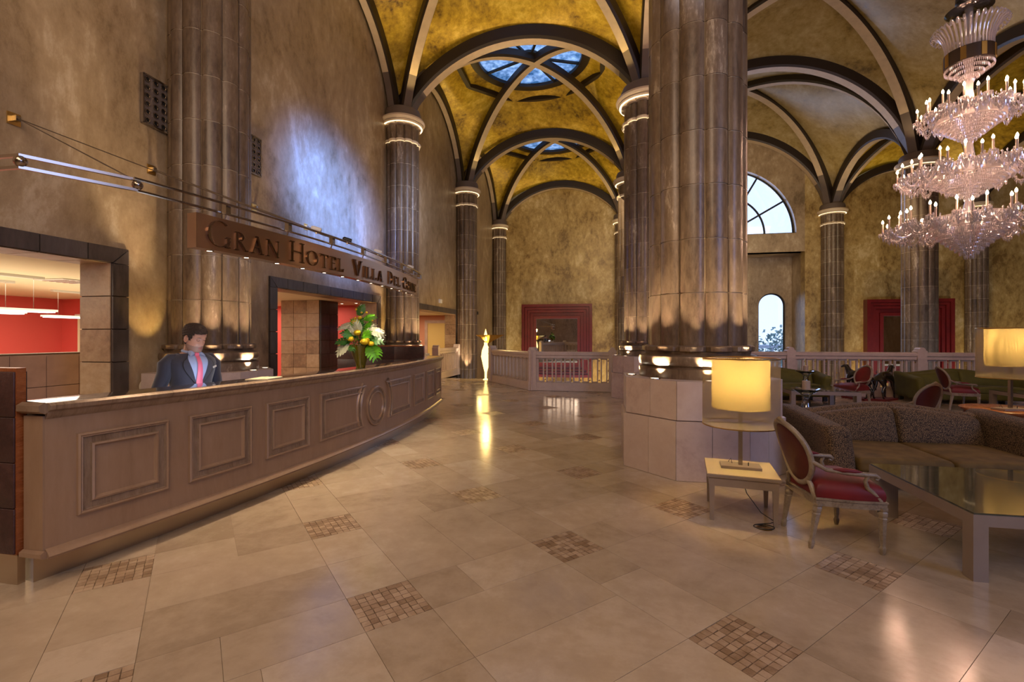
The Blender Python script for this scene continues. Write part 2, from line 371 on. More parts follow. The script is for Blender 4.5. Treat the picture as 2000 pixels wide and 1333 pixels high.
def setting(name):
    o = bpy.data.objects.new(name, None); COL.objects.link(o); o['kind'] = 'structure'; return o
def T(x=0, y=0, z=0, rz=0, rx=0, ry=0, s=1):
    return Matrix.Translation((x, y, z)) @ Matrix.Rotation(rz, 4, 'Z') @ Matrix.Rotation(ry, 4, 'Y') @ Matrix.Rotation(rx, 4, 'X') @ Matrix.Scale(s, 4)
def copy_tree(o, label=None, loc=None, rz=None, group=None, parent=None):
    c = o.copy(); COL.objects.link(c)
    if parent: c.parent = parent
    if loc is not None: c.location = loc
    if rz is not None: c.rotation_euler = (0, 0, rz)
    if label: c['label'] = label
    if group: c['group'] = group
    for ch in o.children: copy_tree(ch, parent=c)
    return c

XW = -5.8                       # left wall plane
YB = 24.8                       # back wall plane
ZS = 7.68                       # springing of all vaults
XL, XR, XC, XE = -5.45, 1.05, 10.6, 16.4
YC = [-.3, 5.85, 12.2, 18.4, 24.6]

# ------------------------------------------------------------------ walls
def box_obj(name, boxes, mat, parent=None, kind=None):
    b = MB()
    for q in boxes: b.box(*q, mat)
    return b.obj(name, parent, kind=kind)
DOORS = [(.60, 4.81), (7.33, 11.55), (14.0, 18.23)]
bx = []; y0 = -6.8
for a, b_ in DOORS: bx.append((XW-.45, XW, y0, a, -3.2, 12.5)); bx.append((XW-.45, XW, a, b_, 2.575, 12.5)); y0 = b_
bx.append((XW-.45, XW, y0, YB, -3.2, 12.5)); bx.append((XW-.45, XW, DOORS[2][0], DOORS[2][1], -3.2, -.01))
box_obj('wall_left', bx, 'plaster', kind='structure')
def arched_wall(name, x0, x1, z0, z1, y0, y1, arches, mat, kind='structure'):
    """wall slab between y0 and y1 with round-headed openings (xa, xb, sill, spring)"""
    b = MB(); xs = {x0, x1}
    for xa, xb, si, sp in arches:
        n = 40 if xb-xa > 2 else 22
        for i in range(n+1): xs.add(xa+(xb-xa)*(.5-.5*math.cos(PI*i/n)))
    xs = sorted(xs)
    def hole(x):
        for xa, xb, si, sp in arches:
            if xa-1e-6 <= x <= xb+1e-6:
                r = (xb-xa)/2; c = (xa+xb)/2; return si, sp+math.sqrt(max(0, r*r-(x-c)**2))
    for i in range(len(xs)-1):
        a, c = xs[i], xs[i+1]; h = hole((a+c)/2)
        for y in (y0, y1):
            if h:
                (sa, ta), (sc, tc_) = hole(a), hole(c)
                if sa > z0: b.add([(a, y, z0), (c, y, z0), (c, y, sc), (a, y, sa)], [(0, 1, 2, 3) if y == y0 else (3, 2, 1, 0)], mat)
                b.add([(a, y, ta), (c, y, tc_), (c, y, z1), (a, y, z1)], [(0, 1, 2, 3) if y == y0 else (3, 2, 1, 0)], mat)
            else:
                b.add([(a, y, z0), (c, y, z0), (c, y, z1), (a, y, z1)], [(0, 1, 2, 3) if y == y0 else (3, 2, 1, 0)], mat)
        if h:
            b.add([(a, y0, ta), (c, y0, tc_), (c, y1, tc_), (a, y1, ta)], [(3, 2, 1, 0)], mat)
            if sa > z0: b.add([(a, y0, sa), (c, y0, sc), (c, y1, sc), (a, y1, sa)], [(0, 1, 2, 3)], mat)
    for xa, xb, si, sp in arches:
        if sp > si:
            for x in (xa, xb): b.add([(x, y0, si), (x, y1, si), (x, y1, sp), (x, y0, sp)], [(0, 1, 2, 3)], mat)
    return b.obj(name, kind=kind)
AX0, AX1, AZ = 2.15, 9.5, 5.6
LC, LR, LZ = 5.83, 3.3, 6.5
arched_wall('wall_back', AX0, AX1, AZ, 12.5, YB, YB+.5, [(LC-LR, LC+LR, LZ, LZ)], 'plaster')
wb = box_obj('wall_back_left', [(XW-.45, AX0, YB, YB+.5, -3.2, 12.5)], 'plaster_gold', kind='structure'); wb.name = 'wall_back_golden'
box_obj('wall_back_right', [(AX1, 22.6, YB, YB+.5, -3.2, 12.5)], 'plaster_gold', kind='structure')
box_obj('wall_alcove_side', [(AX0-.3, AX0, YB+.5, YB+1.6, -3.2, AZ), (AX1, AX1+.3, YB+.5, YB+1.6, -3.2, AZ), (AX0-.3, AX1+.3, YB+.5, YB+2, AZ, AZ+.3)], 'plaster', kind='structure')
arched_wall('wall_alcove_back', AX0-.3, AX1+.3, -3.2, AZ+.1, YB+1.6, YB+1.95, [(2.45, 3.74, -.1, 3.105), (4.35, 7.31, -.1, 3.3), (7.91, 9.2, -.1, 3.105)], 'plaster')
box_obj('wall_right', [(22.2, 22.6, -6.8, YB, -3.2, 12.5)], 'plaster', kind='structure')
box_obj('wall_front', [(XW-.45, 22.6, -7.2, -6.8, -3.2, 12.5)], 'plaster', kind='structure')

# windows: muntins and panes
wn = setting('window_1')
def muntin(b, pts, r=.045, m='black_plastic'): b.tube(pts, r, 6, m)
b = MB(); yw = YB+.32
muntin(b, [(LC-LR, yw, LZ+.03), (LC+LR, yw, LZ+.03)], .06)
for rr in (LR-.03, LR*.60, LR*.22): muntin(b, [(LC+rr*math.cos(PI*i/40), yw, LZ+.03+rr*math.sin(PI*i/40)) for i in range(41)], .05)
for k in range(1, 6):
    a = PI*k/6; muntin(b, [(LC+LR*.22*math.cos(a), yw, LZ+LR*.22*math.sin(a)), (LC+LR*math.cos(a), yw, LZ+LR*math.sin(a))])
b.obj('window_frame', wn, 30)
for k in range(6):
    for (ra, rb) in ((LR*.22, LR*.6), (LR*.6, LR)):
        p = [(LC+rr*math.cos(a), LZ+rr*math.sin(a)) for rr, aa in ((ra, range(7)), (rb, range(6, -1, -1))) for a in [PI*(k+j/6)/6 for j in aa]]
        bb = MB(); n = len(p); bb.add([(x, yw, z) for x, z in p]+[(x, yw+.01, z) for x, z in p], [tuple(range(n)), tuple(range(2*n-1, n-1, -1))]+[(i, i+n, (i+1) % n+n, (i+1) % n) for i in range(n)], 'window_glass'); bb.obj('pane', wn)
for wi, (xa, xb, sp) in enumerate(((2.45, 3.74, 3.105), (4.35, 7.31, 3.3), (7.91, 9.2, 3.105))):
    wn = setting('window_%d' % (wi+2)); c = (xa+xb)/2; r = (xb-xa)/2; yy = YB+1.75
    pts = [(xa+.03, yy, -.1), (xa+.03, yy, sp)]+[(c-(r-.03)*math.cos(PI*i/20), yy, sp+(r-.03)*math.sin(PI*i/20)) for i in range(1, 20)]+[(xb-.03, yy, sp), (xb-.03, yy, -.1)]
    b = MB(); b.tube(pts, .035, 6, 'black_plastic', closed=True)
    b.obj('window_frame', wn, 30)
    bb = MB(); p = [(x, z) for x, _, z in pts]; n = len(p)
    bb.add([(x, yy+.02, z) for x, z in p]+[(x, yy+.03, z) for x, z in p], [tuple(range(n)), tuple(range(2*n-1, n-1, -1))]+[(i, i+n, (i+1) % n+n, (i+1) % n) for i in range(n)], 'window_glass'); bb.obj('pane', wn)

# outside, seen through the arched window
box_obj('ground', [(-60, 90, YB+2.2, 160, -4.2, -4)], 'ground_out', kind='structure')
def blob_tree(x, y, z, s, label):
    t = thing('tree', label, 'tree', (x, y, -4)); b = MB(); b.tube([(0, 0, 0), (.1, 0, z*.5), (0, 0, z)], [.25, .18, .1], 8, 'stem'); b.obj('trunk', t, 40)
    b = MB(); rg = random.Random(int(x*7))
    for i in range(800):
        d = Vector((rg.gauss(0, 1), rg.gauss(0, 1), rg.gauss(0, 1))).normalized()*s*rg.uniform(.4, 1); q = s*.055
        a, c_ = Vector((rg.uniform(-1, 1), rg.uniform(-1, 1), rg.uniform(-1, 1))).normalized()*q, Vector((rg.uniform(-1, 1), rg.uniform(-1, 1), rg.uniform(-1, 1))).normalized()*q
        o = Vector((d.x, d.y, z+d.z*.8)); b.add([o-a, o+c_, o+a, o-c_], [(0, 1, 2, 3)], 'tree_leaf')
    b.obj('foliage', t, kind='stuff')
blob_tree(15.6, 42, 4.6, 2.2, 'pale bluish tree outside the arched window, right-hand one')
blob_tree(10.5, 48, 2.6, 2.6, 'low bluish tree outside the arched window, left of the taller one')
blob_tree(21, 60, 3.6, 4.0, 'broad far tree outside behind the other two trees')
t = thing('pavilion', 'pale low pavilion with slender posts outside the arched window', 'building', (14.5, 55, -4))
b = MB(); b.box(-7, 5, -2, 2, 4.3, 4.6, 'building'); b.obj('roof', t)
for i in range(7): b = MB(); b.box(-6.8+i*1.9, -6.6+i*1.9, -1.9, -1.7, 0, 4.3, 'building'); b.obj('post', t)
b = MB(); b.box(-7, 5, 1.6, 2, 0, 2.2, 'building'); b.obj('wall', t)

# ------------------------------------------------------------------ annex rooms behind the left wall
box_obj('wall_annex_red', [(-13.9, -13.5, -2, 13.4, 0, 2.45), (-13.9, -12.05, 9.55, 13.4, 0, 2.45), (-13.9, XW-.45, 13.0, 13.4, 0, 2.45), (-13.9, XW-.45, -2.4, -2, 0, 2.45)], 'red_wall', kind='structure')
box_obj('ceiling_annex', [(-13.9, XW-.45, -2.4, 13.4, 2.45, 2.6), (-11, XW-.45, 13.4, 20.4, 2.45, 2.6)], 'ceiling_white', kind='structure')
box_obj('wall_annex_salmon', [(-11, XW-.45, 20, 20.4, 0, 2.45), (-11, -10.6, 13.4, 20, 0, 2.45)], 'salmon_wall', kind='structure')
box_obj('floor_annex', [(-13.9, XW, -2.4, 20.4, -.1, -.001)], 'marble', kind='structure')
dr = setting('door_4')   # inner doorway in the salmon room
b = MB()
for (a, c) in ((-7.85, -7.72), (-6.5, -6.37)): b.box(a, c, 19.93, 20.0, 0, 2.1, 'grey_tile')
b.box(-7.85, -6.37, 19.93, 20.0, 2.1, 2.23, 'grey_tile'); b.obj('door_frame', dr)
b = MB(); b.box(-7.72, -6.5, 19.96, 20.0, 0, 2.1, 'yellow_wall'); b.obj('door_panel', dr)
# tiled blocks seen through the openings
def tile_face(parent, org, du, wid, hei, nx, nz, mat, nrm, z0=0, th=.03, gap=.008, name='tile'):
    """grid of tiles: org corner, du unit vector along, nrm outward"""
    du = Vector(du); nrm = Vector(nrm); tw, thh = wid/nx, hei/nz; proto = None
    ang = math.atan2(du.y, du.x)
    b = MB(); b.box(gap/2, tw-gap/2, -th/2, th/2, gap/2, thh-gap/2, mat)
    for i in range(nx):
        for j in range(nz):
            p = Vector(org)+du*(i*tw)+nrm*(th/2); M = T(p.x, p.y, p.z+z0+j*thh, ang)
            if proto is None: proto = b.obj(name, parent); proto.matrix_local = M
            else: inst(proto, name, parent, M)
tb = setting('wall_tiled_pier')
box_obj('wall_core', [(-8.31, -7.2, 11.0, 11.8, 0, 2.45)], 'grout', tb)
tile_face(tb, (-8.31, 11.0, 0), (1, 0, 0), 1.11, 2.45, 3, 7, 'lit_tile', (0, -1, 0))  # lit face of the pier, its light put into the tile colour
tile_face(tb, (-7.2, 11.0, 0), (0, 1, 0), .8, 2.45, 2, 7, 'slate_tile', (1, 0, 0))
tb = setting('wall_tiled_partition')
box_obj('wall_core', [(-7.55, -7.25, .5, 6.6, 0, 1.28)], 'grout', tb)
tile_face(tb, (-7.25, .6, 0), (0, 1, 0), 5.9, 1.26, 15, 3, 'grey_tile', (1, 0, 0))
area('annex_light', (-9.8, 4.5, 2.40), (-9.8, 4.5, 0), 5, 8, 420, (1.0, .86, .68))
area('annex_light', (-9.3, 4.5, 1.7), (-9.3, 4.5, 3), 3, 8, 60, (1.0, .90, .66))  # added upward fill that brightens the cream ceiling
area('annex_light', (-9.5, 11.9, 2.40), (-9.5, 11.9, 0), 4, 1.4, 70, (1.0, .80, .60))
area('annex_light', (-8.0, 17.5, 2.40), (-8, 17.5, 0), 2.4, 3, 85, (1.0, .80, .56))
# slim linear pendants and downlights in the annex
def pendant(x, y, ln, label, tgt):
    t = thing('pendant_lamp', label, 'lamp', (x, y, 0), 0, 'linear pendants in the red office')
    b = MB(); b.box(-.10, .10, -ln/2, ln/2, 1.90, 1.935, 'white_plastic'); b.obj('housing', t)
    b = MB(); b.box(-.085, .085, -ln/2+.03, ln/2-.03, 1.885, 1.90, 'tube_white'); b.obj('diffuser', t)
    for s in (-1, 1): b = MB(); b.tube([(0, s*ln*.35, 1.93), (0, s*ln*.35, 2.42)], .004, 5, 'chrome'); b.obj('wire', t)
    b = MB(); b.box(-.04, .04, -ln*.42, ln*.42, 2.41, 2.449, 'white_plastic'); b.obj('ceiling_bar', t)
pendant(-8.8, 5.2, 1.8, 'near linear pendant lamp hanging in the red office, left edge', 0)
pendant(-10.9, 8.2, 1.6, 'far linear pendant lamp in the red office beside the tiled jamb', 0)
pendant(-9.9, 5.6, 1.6, 'middle linear pendant lamp in the red office', 0)
def downlight(x, y, z, label, group):
    t = thing('downlight', label, 'lamp', (x, y, z), 0, group); b = MB(); b.lathe([(.05, -.008), (.075, -.008), (.075, 0)], 16, 'white_plastic', cap0=False); b.obj('rim', t)
    b = MB(); b.lathe([(0, -.004), (.05, -.004)], 16, 'led_spot', cap0=False, cap1=False); b.obj('lens', t)
for i, (x, y) in enumerate(((-7.35, 12.3), (-6.85, 12.2), (-9.4, 7.6), (-11.5, 7.0))): downlight(x, y, 2.45, ['left downlight above the red wall behind the flower vase', 'right downlight above the red wall behind the flower vase', 'office ceiling downlight nearer the door opening', 'office ceiling downlight near the red corner'][i], 'downlights in the office ceiling')
downlight(-7.8, 17.5, 2.45, 'small round downlight in the salmon passage ceiling', 'passage downlight')
t = thing('ceiling_grille', 'slotted air grille in the cream office ceiling', 'vent', (-8.9, 6.4, 2.445))
b = MB(); b.box(-.3, .3, -.3, .3, -.012, 0, 'white_plastic'); b.obj('frame', t)
for i in range(5): b = MB(); b.box(-.25, .25, -.22+i*.1, -.2+i*.1+.02, -.018, -.012, 'steel'); b.obj('slat', t)
t = thing('curtain', 'pale pleated curtain hanging at the red office end wall', 'curtain', (-12.9, 9.47, 0))
b = MB(); pts = [(i*.02, .03*math.sin(i*.9), 0) for i in range(36)]
b.add([(p[0], p[1], z) for z in (.05, 2.0) for p in pts], [(i, i+1, i+37, i+36) for i in range(35)], 'ceiling_white'); b.obj('cloth', t, 60)
b = MB(); b.box(-.02, .74, -.05, .04, 2.0, 2.06, 'white_plastic'); b.obj('rail', t)

# ------------------------------------------------------------------ stone door surrounds in the left wall
for di, (a, c) in enumerate(DOORS):
    d = setting('door_%d' % (di+1)); fw = .19; zt = 2.575; zi = zt-fw; x0, x1 = XW-.45, XW+.035; G = .006
    for (p, q) in ((a, a+fw), (c-fw, c)):
        n = 6; h = zi/n
        for k in range(n):
            b = MB(); b.box(x0, x1, p, q, k*h+G, (k+1)*h-G, 'slate_tile')
            # reveal repeats the slate tile with its lit brown put into the colour
            yy = (q, q+.012) if p == a else (p-.012, p)
            b.obj('stone', d)
            b = MB(); b.box(x0+.01, x1-.03, yy[0], yy[1], k*h+G, (k+1)*h-G, 'lit_tile'); b.obj('tile', d)
        b = MB(); b.box(x0+.015, x1-.03, p+.004, q-.004, 0, zi, 'grout'); b.obj('mortar', d)
    b = MB(); b.box(x0+.015, x1-.03, a+fw, c-fw, zi+.01, zt-.01, 'grout'); b.obj('mortar', d)
    n = 9; L_ = (c-a)/n
    for k in range(n):
        b = MB(); p0, p1 = a+k*L_+G, a+(k+1)*L_-G
        if k == 0: poly = [(a, zt), (p1, zt), (p1, zi+G), (a+fw+.005, zi+G)]
        elif k == n-1: poly = [(p0, zt), (c, zt), (c-fw-.005, zi+G), (p0, zi+G)]
        else: poly = [(p0, zt), (p1, zt), (p1, zi+G), (p0, zi+G)]
        m = len(poly); b.add([(x0, y, z) for y, z in poly]+[(x1, y, z) for y, z in poly], [tuple(range(m)), tuple(range(2*m-1, m-1, -1))]+[(i, i+m, (i+1) % m+m, (i+1) % m) for i in range(m)], 'slate_tile'); b.obj('stone', d)
        b = MB(); b.box(x0+.01, x1-.03, max(p0, a+fw), min(p1, c-fw), zi-.006, zi+G, 'lit_tile'); b.obj('tile', d)
    for (p, q) in ((a, a+fw), (c-fw, c)):      # mitred corner stones
        poly = [(a, zt-.008), (a+fw-.006, zi), (a, zi)] if p == a else [(c, zt-.008), (c, zi), (c-fw+.006, zi)]
        b = MB(); m = 3; b.add([(x0, y, z) for y, z in poly]+[(x1, y, z) for y, z in poly], [(0, 1, 2), (5, 4, 3)]+[(i, i+m, (i+1) % m+m, (i+1) % m) for i in range(m)], 'slate_tile'); b.obj('stone', d)

# ------------------------------------------------------------------ floor
def on_floor(x, y):
    if y < 13.02 and x < 22: return x > -5.78
    if x < -3.62: return y < 16.25 and x > -5.78
    if x < -1.9: return y < 13.05+(-1.92-x)*(15.35-13.05)/(3.62-1.92)
    return y < 13.35 and x > 1.2
fl = setting('floor')
b = MB(); poly = [(-5.8, -6.8), (22.2, -6.8), (22.2, 13.45), (1.2, 13.45), (1.2, 13.2), (-1.98, 13.2), (-3.7, 15.48), (-3.7, 16.3), (-5.8, 16.3)]
b.prism(poly, -.35, -.006, 'marble'); b.obj('slab', fl)
b = MB(); b.box(-5.8, 22.2, 13, YB+1.6, -3.2, -3.0, 'marble'); b.obj('lower_slab', fl)
SQ, PT, U0, W0 = .3677, 1.313, .052, .903
u = Vector((math.cos(-PI/4), math.sin(-PI/4))); wv_ = Vector((math.cos(PI/4), math.sin(PI/4)))
def uw(a, c): p = u*a+wv_*c; return p.x, p.y
pieces = []; mosaics = []
rg = random.Random(3)
for i in range(-14, 16):
    for j in range(-6, 18):
        cu, cw = U0+i*PT, W0+j*PT; h = SQ/2; B = PT-h
        x, y = uw(cu, cw)
        if not (-8 < x < 20 and -2.5 < y < 18): continue
        mosaics.append((cu, cw))
        k = rg.choice((.35, .5, .65))
        pieces.append((cu+h, cu+h+(B-h)*k, cw-h, cw+h)); pieces.append((cu+h+(B-h)*k, cu+B, cw-h, cw+h))
        k = rg.choice((.35, .5, .65))
        pieces.append((cu-h, cu+h, cw+h, cw+h+(B-h)*k)); pieces.append((cu-h, cu+h, cw+h+(B-h)*k, cw+B))
        if (i+j) % 2: pieces += [(cu+h, cu+B, cw+h, (cw+h+cw+B)/2), (cu+h, cu+B, (cw+h+cw+B)/2, cw+B)]
        else: pieces += [(cu+h, (cu+h+cu+B)/2, cw+h, cw+B), ((cu+h+cu+B)/2, cu+B, cw+h, cw+B)]
def quad_ok(q): return all(on_floor(*uw(a, c)) for a in (q[0], q[1]) for c in (q[2], q[3]))
G = .0012
def in_view(x, y):
    D = -x*math.sin(YAW)+y*math.cos(YAW); X = x*math.cos(YAW)+y*math.sin(YAW); return D > 1.5 and abs(X/D) < 1.2
pieces = [q for q in pieces if quad_ok(q)]
pieces.sort(key=lambda q: (not in_view(*uw((q[0]+q[1])/2, (q[2]+q[3])/2)), Vector(uw((q[0]+q[1])/2, (q[2]+q[3])/2)).length))
cache = {}
rest = MB()
for n, q in enumerate(pieces):
    w_, h_ = q[1]-q[0], q[3]-q[2]; cx, cy = (q[0]+q[1])/2, (q[2]+q[3])/2
    if n < 298:
        key = (round(w_, 4), round(h_, 4)); px, py = uw(cx, cy); M = T(px, py, 0, -PI/4)
        if key not in cache:
            b = MB(); b.box(-w_/2+G, w_/2-G, -h_/2+G, h_/2-G, -.006, 0, 'marble'); cache[key] = o = b.obj('floor_tile', fl); o.matrix_local = M
        else: inst(cache[key], 'floor_tile', fl, M)
    else:
        px, py = uw(cx, cy); rest.box(-w_/2+G, w_/2-G, -h_/2+G, h_/2-G, -.006, 0, 'marble', T(px, py, 0, -PI/4))
rest.obj('far_floor_tiles', fl, kind='stuff')
mosaics = [m for m in mosaics if quad_ok((m[0]-.18, m[0]+.18, m[1]-.18, m[1]+.18))]
mosaics.sort(key=lambda m: (not in_view(*uw(*m)), Vector(uw(*m)).length))
def tess(b, x, y, s, zz, jit):
    a = s/2-.0022; p = [(x+sx*a+rg.uniform(-jit, jit), y+sy*a+rg.uniform(-jit, jit)) for sx, sy in ((-1, -1), (1, -1), (1, 1), (-1, 1))]
    b.prism(p, -.004, zz, 'mosaic_stone')
for n, (cu, cw) in enumerate(mosaics):
    px, py = uw(cu, cw); M = T(px, py, 0, -PI/4); s = SQ/8
    mo = bpy.data.objects.new('mosaic', None); COL.objects.link(mo); mo.parent = fl; mo.matrix_local = M
    bb = MB(); bb.box(-SQ/2+.001, SQ/2-.001, -SQ/2+.001, SQ/2-.001, -.006, -.0028, 'grout'); bb.obj('mortar_bed', mo)
    if n < 4:
        for i in range(8):
            for j in range(8):
                b = MB(); tess(b, (i-3.5)*s, (j-3.5)*s, s, rg.uniform(-.001, .0005), .0022); b.obj('tessera', mo)
    else:
        b = MB()
        for i in range(8):
            for j in range(8): tess(b, (i-3.5)*s, (j-3.5)*s, s, -.0004, .0022)
        b.obj('tesserae', mo, kind='stuff')

# ------------------------------------------------------------------ vaults
def segarc(s, a, rise):
    R = (a*a+rise*rise)/(2*rise); return math.sqrt(max(0, R*R-(s*a)**2))-(R-rise)
ceil = setting('ceiling')
def rib(p0, p1, rise, wid=.32, dep=.36, inset=.25, n=30, z=ZS, name='vault_rib', sign=1):
    p0, p1 = Vector((*p0, 0)), Vector((*p1, 0)); d = (p1-p0); Lh = d.length/2-inset; d.normalize(); c = (p0+p1)/2; sd = Vector((d.y, -d.x, 0))
    P = []
    for i in range(n+1):
        s = -1+2*i/n; P.append(c+d*(s*Lh)+Vector((0, 0, z-.02+segarc(s, Lh, rise))))
    prof = [(-wid/2, dep), (-wid/2, .07), (-wid/2+.035, 0), (wid/2-.035, 0), (wid/2, .07), (wid/2, dep)]
    b = MB(); m = len(prof); vsx = []
    for i, p in enumerate(P):
        t = (P[min(i+1, n)]-P[max(i-1, 0)]).normalized(); nn = sd.cross(t); nn = nn if nn.z > 0 else -nn
        for (x, y) in prof: vsx.append(p+sd*x+nn*y)
    for i in range(n):
        for k in range(m-1):
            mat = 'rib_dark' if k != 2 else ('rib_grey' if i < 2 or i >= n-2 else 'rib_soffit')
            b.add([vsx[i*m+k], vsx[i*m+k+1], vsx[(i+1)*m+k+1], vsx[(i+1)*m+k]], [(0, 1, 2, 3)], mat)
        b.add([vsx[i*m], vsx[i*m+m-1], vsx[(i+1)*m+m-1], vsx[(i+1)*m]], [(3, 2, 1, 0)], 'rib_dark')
    o = b.obj(name, ceil, None)
    return o
def web(x0, x1, y0, y1, rx0, rx1, ry0, ry1, rd, mat, zc_extra=.25, oc=None, n=44):
    """rx0/rx1: rise of arches on the x0/x1 sides (running along y); ry0/ry1: on the y0/y1 sides"""
    cx, cy, hx, hy = (x0+x1)/2, (y0+y1)/2, (x1-x0)/2, (y1-y0)/2; zs = ZS+.2; zc = ZS+rd+zc_extra
    def z(u, v):
        m = max(abs(u), abs(v))
        if m < 1e-6: return zc
        if abs(v) >= abs(u): e = ry1 if v > 0 else ry0; s = u/m
        else: e = rx1 if u > 0 else rx0; s = v/m
        ze = ZS+e+.28; zd = zs+(zc-zs)*segarc(m, 1, .68)/.68; zr = ze+(zc-ze)*(1-m**1.3)
        return zd+(zr-zd)*segarc(s, 1, .6)/.6
    b = MB(); V = {}
    for i in range(n+1):
        for j in range(n+1):
            uu, vv = -1+2*i/n, -1+2*j/n; zz = z(uu, vv); x, y = cx+uu*hx, cy+vv*hy
            if oc:
                r = math.hypot(x-cx, y-cy); k = min(1, max(0, (r-2.0)/1.1)); k = k*k*(3-2*k); zz = oc[1]*(1-k)+zz*k
                if 1.7 < r < 2.0: zz = oc[1]
            V[i, j] = (x, y, zz)
    vl = list(V.values()); ix = {k: q for q, k in enumerate(V)}
    fs = []
    for i in range(n):
        for j in range(n):
            q = [V[i, j], V[i+1, j], V[i+1, j+1], V[i, j+1]]
            if oc and max(math.hypot(p[0]-cx, p[1]-cy) for p in q) < oc[0]+.14: continue
            fs.append((ix[i, j], ix[i, j+1], ix[i+1, j+1], ix[i+1, j]))
    b.add(vl, fs, mat); return b.obj('vault_web', ceil, 40)
YR = [-6.6]+YC
def nave(j, oculus_on=True):
    y0, y1 = YR[j], YR[j+1]; cx, cy = (XL+XR)/2, (y0+y1)/2
    web(XW, XR, y0, y1, 2.2, 1.9, 1.6, 1.6, 2.85, 'vault_gold', oc=(1.78, 10.72) if oculus_on else None)
    rib((XL, y0), (XR, y1), 2.76, .28, .27, .3, 40); rib((XL, y1), (XR, y0), 2.76, .28, .27, .3, 40)
    rib((XL-.2, y0), (XL-.2, y1), 2.2, .24, .34, .25); rib((XR, y0), (XR, y1), 1.9, .34, .36, .3)
    c = (XW+XR)/2
    if oculus_on:
        wn = setting('window_%d' % (10+j)); zt = 10.70
        b = MB(); b.lathe([(1.70, .10), (1.70, -.06), (1.78, -.09), (1.95, -.09), (2.0, -.04), (2.0, .06)], 56, 'rib_dark', (c, cy, zt), cap0=False, cap1=False); b.obj('window_frame', wn, 30)
        b = MB()
        for k in range(8):
            a = PI/8+k*PI/4; b.tube([(c+.3*math.cos(a), cy+.3*math.sin(a), zt), (c+1.75*math.cos(a), cy+1.75*math.sin(a), zt)], .05, 4, 'black_plastic')
        b.lathe([(.28, -.04), (.36, -.04), (.36, .04), (.28, .04)], 20, 'black_plastic', (c, cy, zt), cap0=False, cap1=False); b.obj('glazing_bars', wn, 30)
        for k in range(8):
            a0 = PI/8+k*PI/4; p = [(c+.3*math.cos(a0+PI/4*t/6), cy+.3*math.sin(a0+PI/4*t/6)) for t in range(6, -1, -1)]+[(c+1.74*math.cos(a0+PI/4*t/6), cy+1.74*math.sin(a0+PI/4*t/6)) for t in range(7)]
            bb = MB(); bb.prism(p, zt+.05, zt+.06, 'oculus_glass'); bb.obj('pane', wn)
        # octagon of flat dark beams round the oculus, as the vault's own trim
        b = MB(); R8 = 2.55
        q = [(c+R8*math.cos(PI/8+k*PI/4), cy+R8*math.sin(PI/8+k*PI/4)) for k in range(8)]
        for k in range(8):
            p0, p1 = q[k], q[(k+1) % 8]; zz = 10.52
            b.tube([(p0[0], p0[1], zz), (p1[0], p1[1], zz)], .11, 4, 'rib_dark')
        b.obj('vault_beam', ceil)
for j in range(5): nave(j, j >= 1)
for j in range(6): rib((XL, YR[j]), (XR, YR[j]), 1.6, .34, .36, .25)
for j in range(5):
    y0, y1 = YR[j], YR[j+1]
    web(XR, XC, y0, y1, 1.9, 1.62, 3.5, 3.5, 4.3, 'vault_bronze', n=36)
    rib((XR, y0), (XC, y1), 4.27, .34, .38, .35, 44); rib((XR, y1), (XC, y0), 4.27, .34, .38, .35, 44)
    rib((XC, y0), (XC, y1), 1.62, .34, .36, .3)
    web(XC, XE, y0, y1, 1.62, 1.62, 1.55, 1.55, 2.75, 'vault_gold', n=28)
    rib((XC, y0), (XE, y1), 2.7, .30, .34, .3, 34); rib((XC, y1), (XE, y0), 2.7, .30, .34, .3, 34); rib((XE, y0), (XE, y1), 1.62, .3, .34, .3)
    web(XE, 22.2, y0, y1, 1.62, 1.62, 1.55, 1.55, 2.75, 'vault_gold', n=16)
for j in range(6):
    rib((XR, YR[j]), (XC, YR[j]), 3.47, .38, .38, .3, 44); rib((XC, YR[j]), (XE, YR[j]), 1.5, .34, .34, .3)
    rib((XE, YR[j]), (22.2, YR[j]), 1.5, .34, .34, .3)

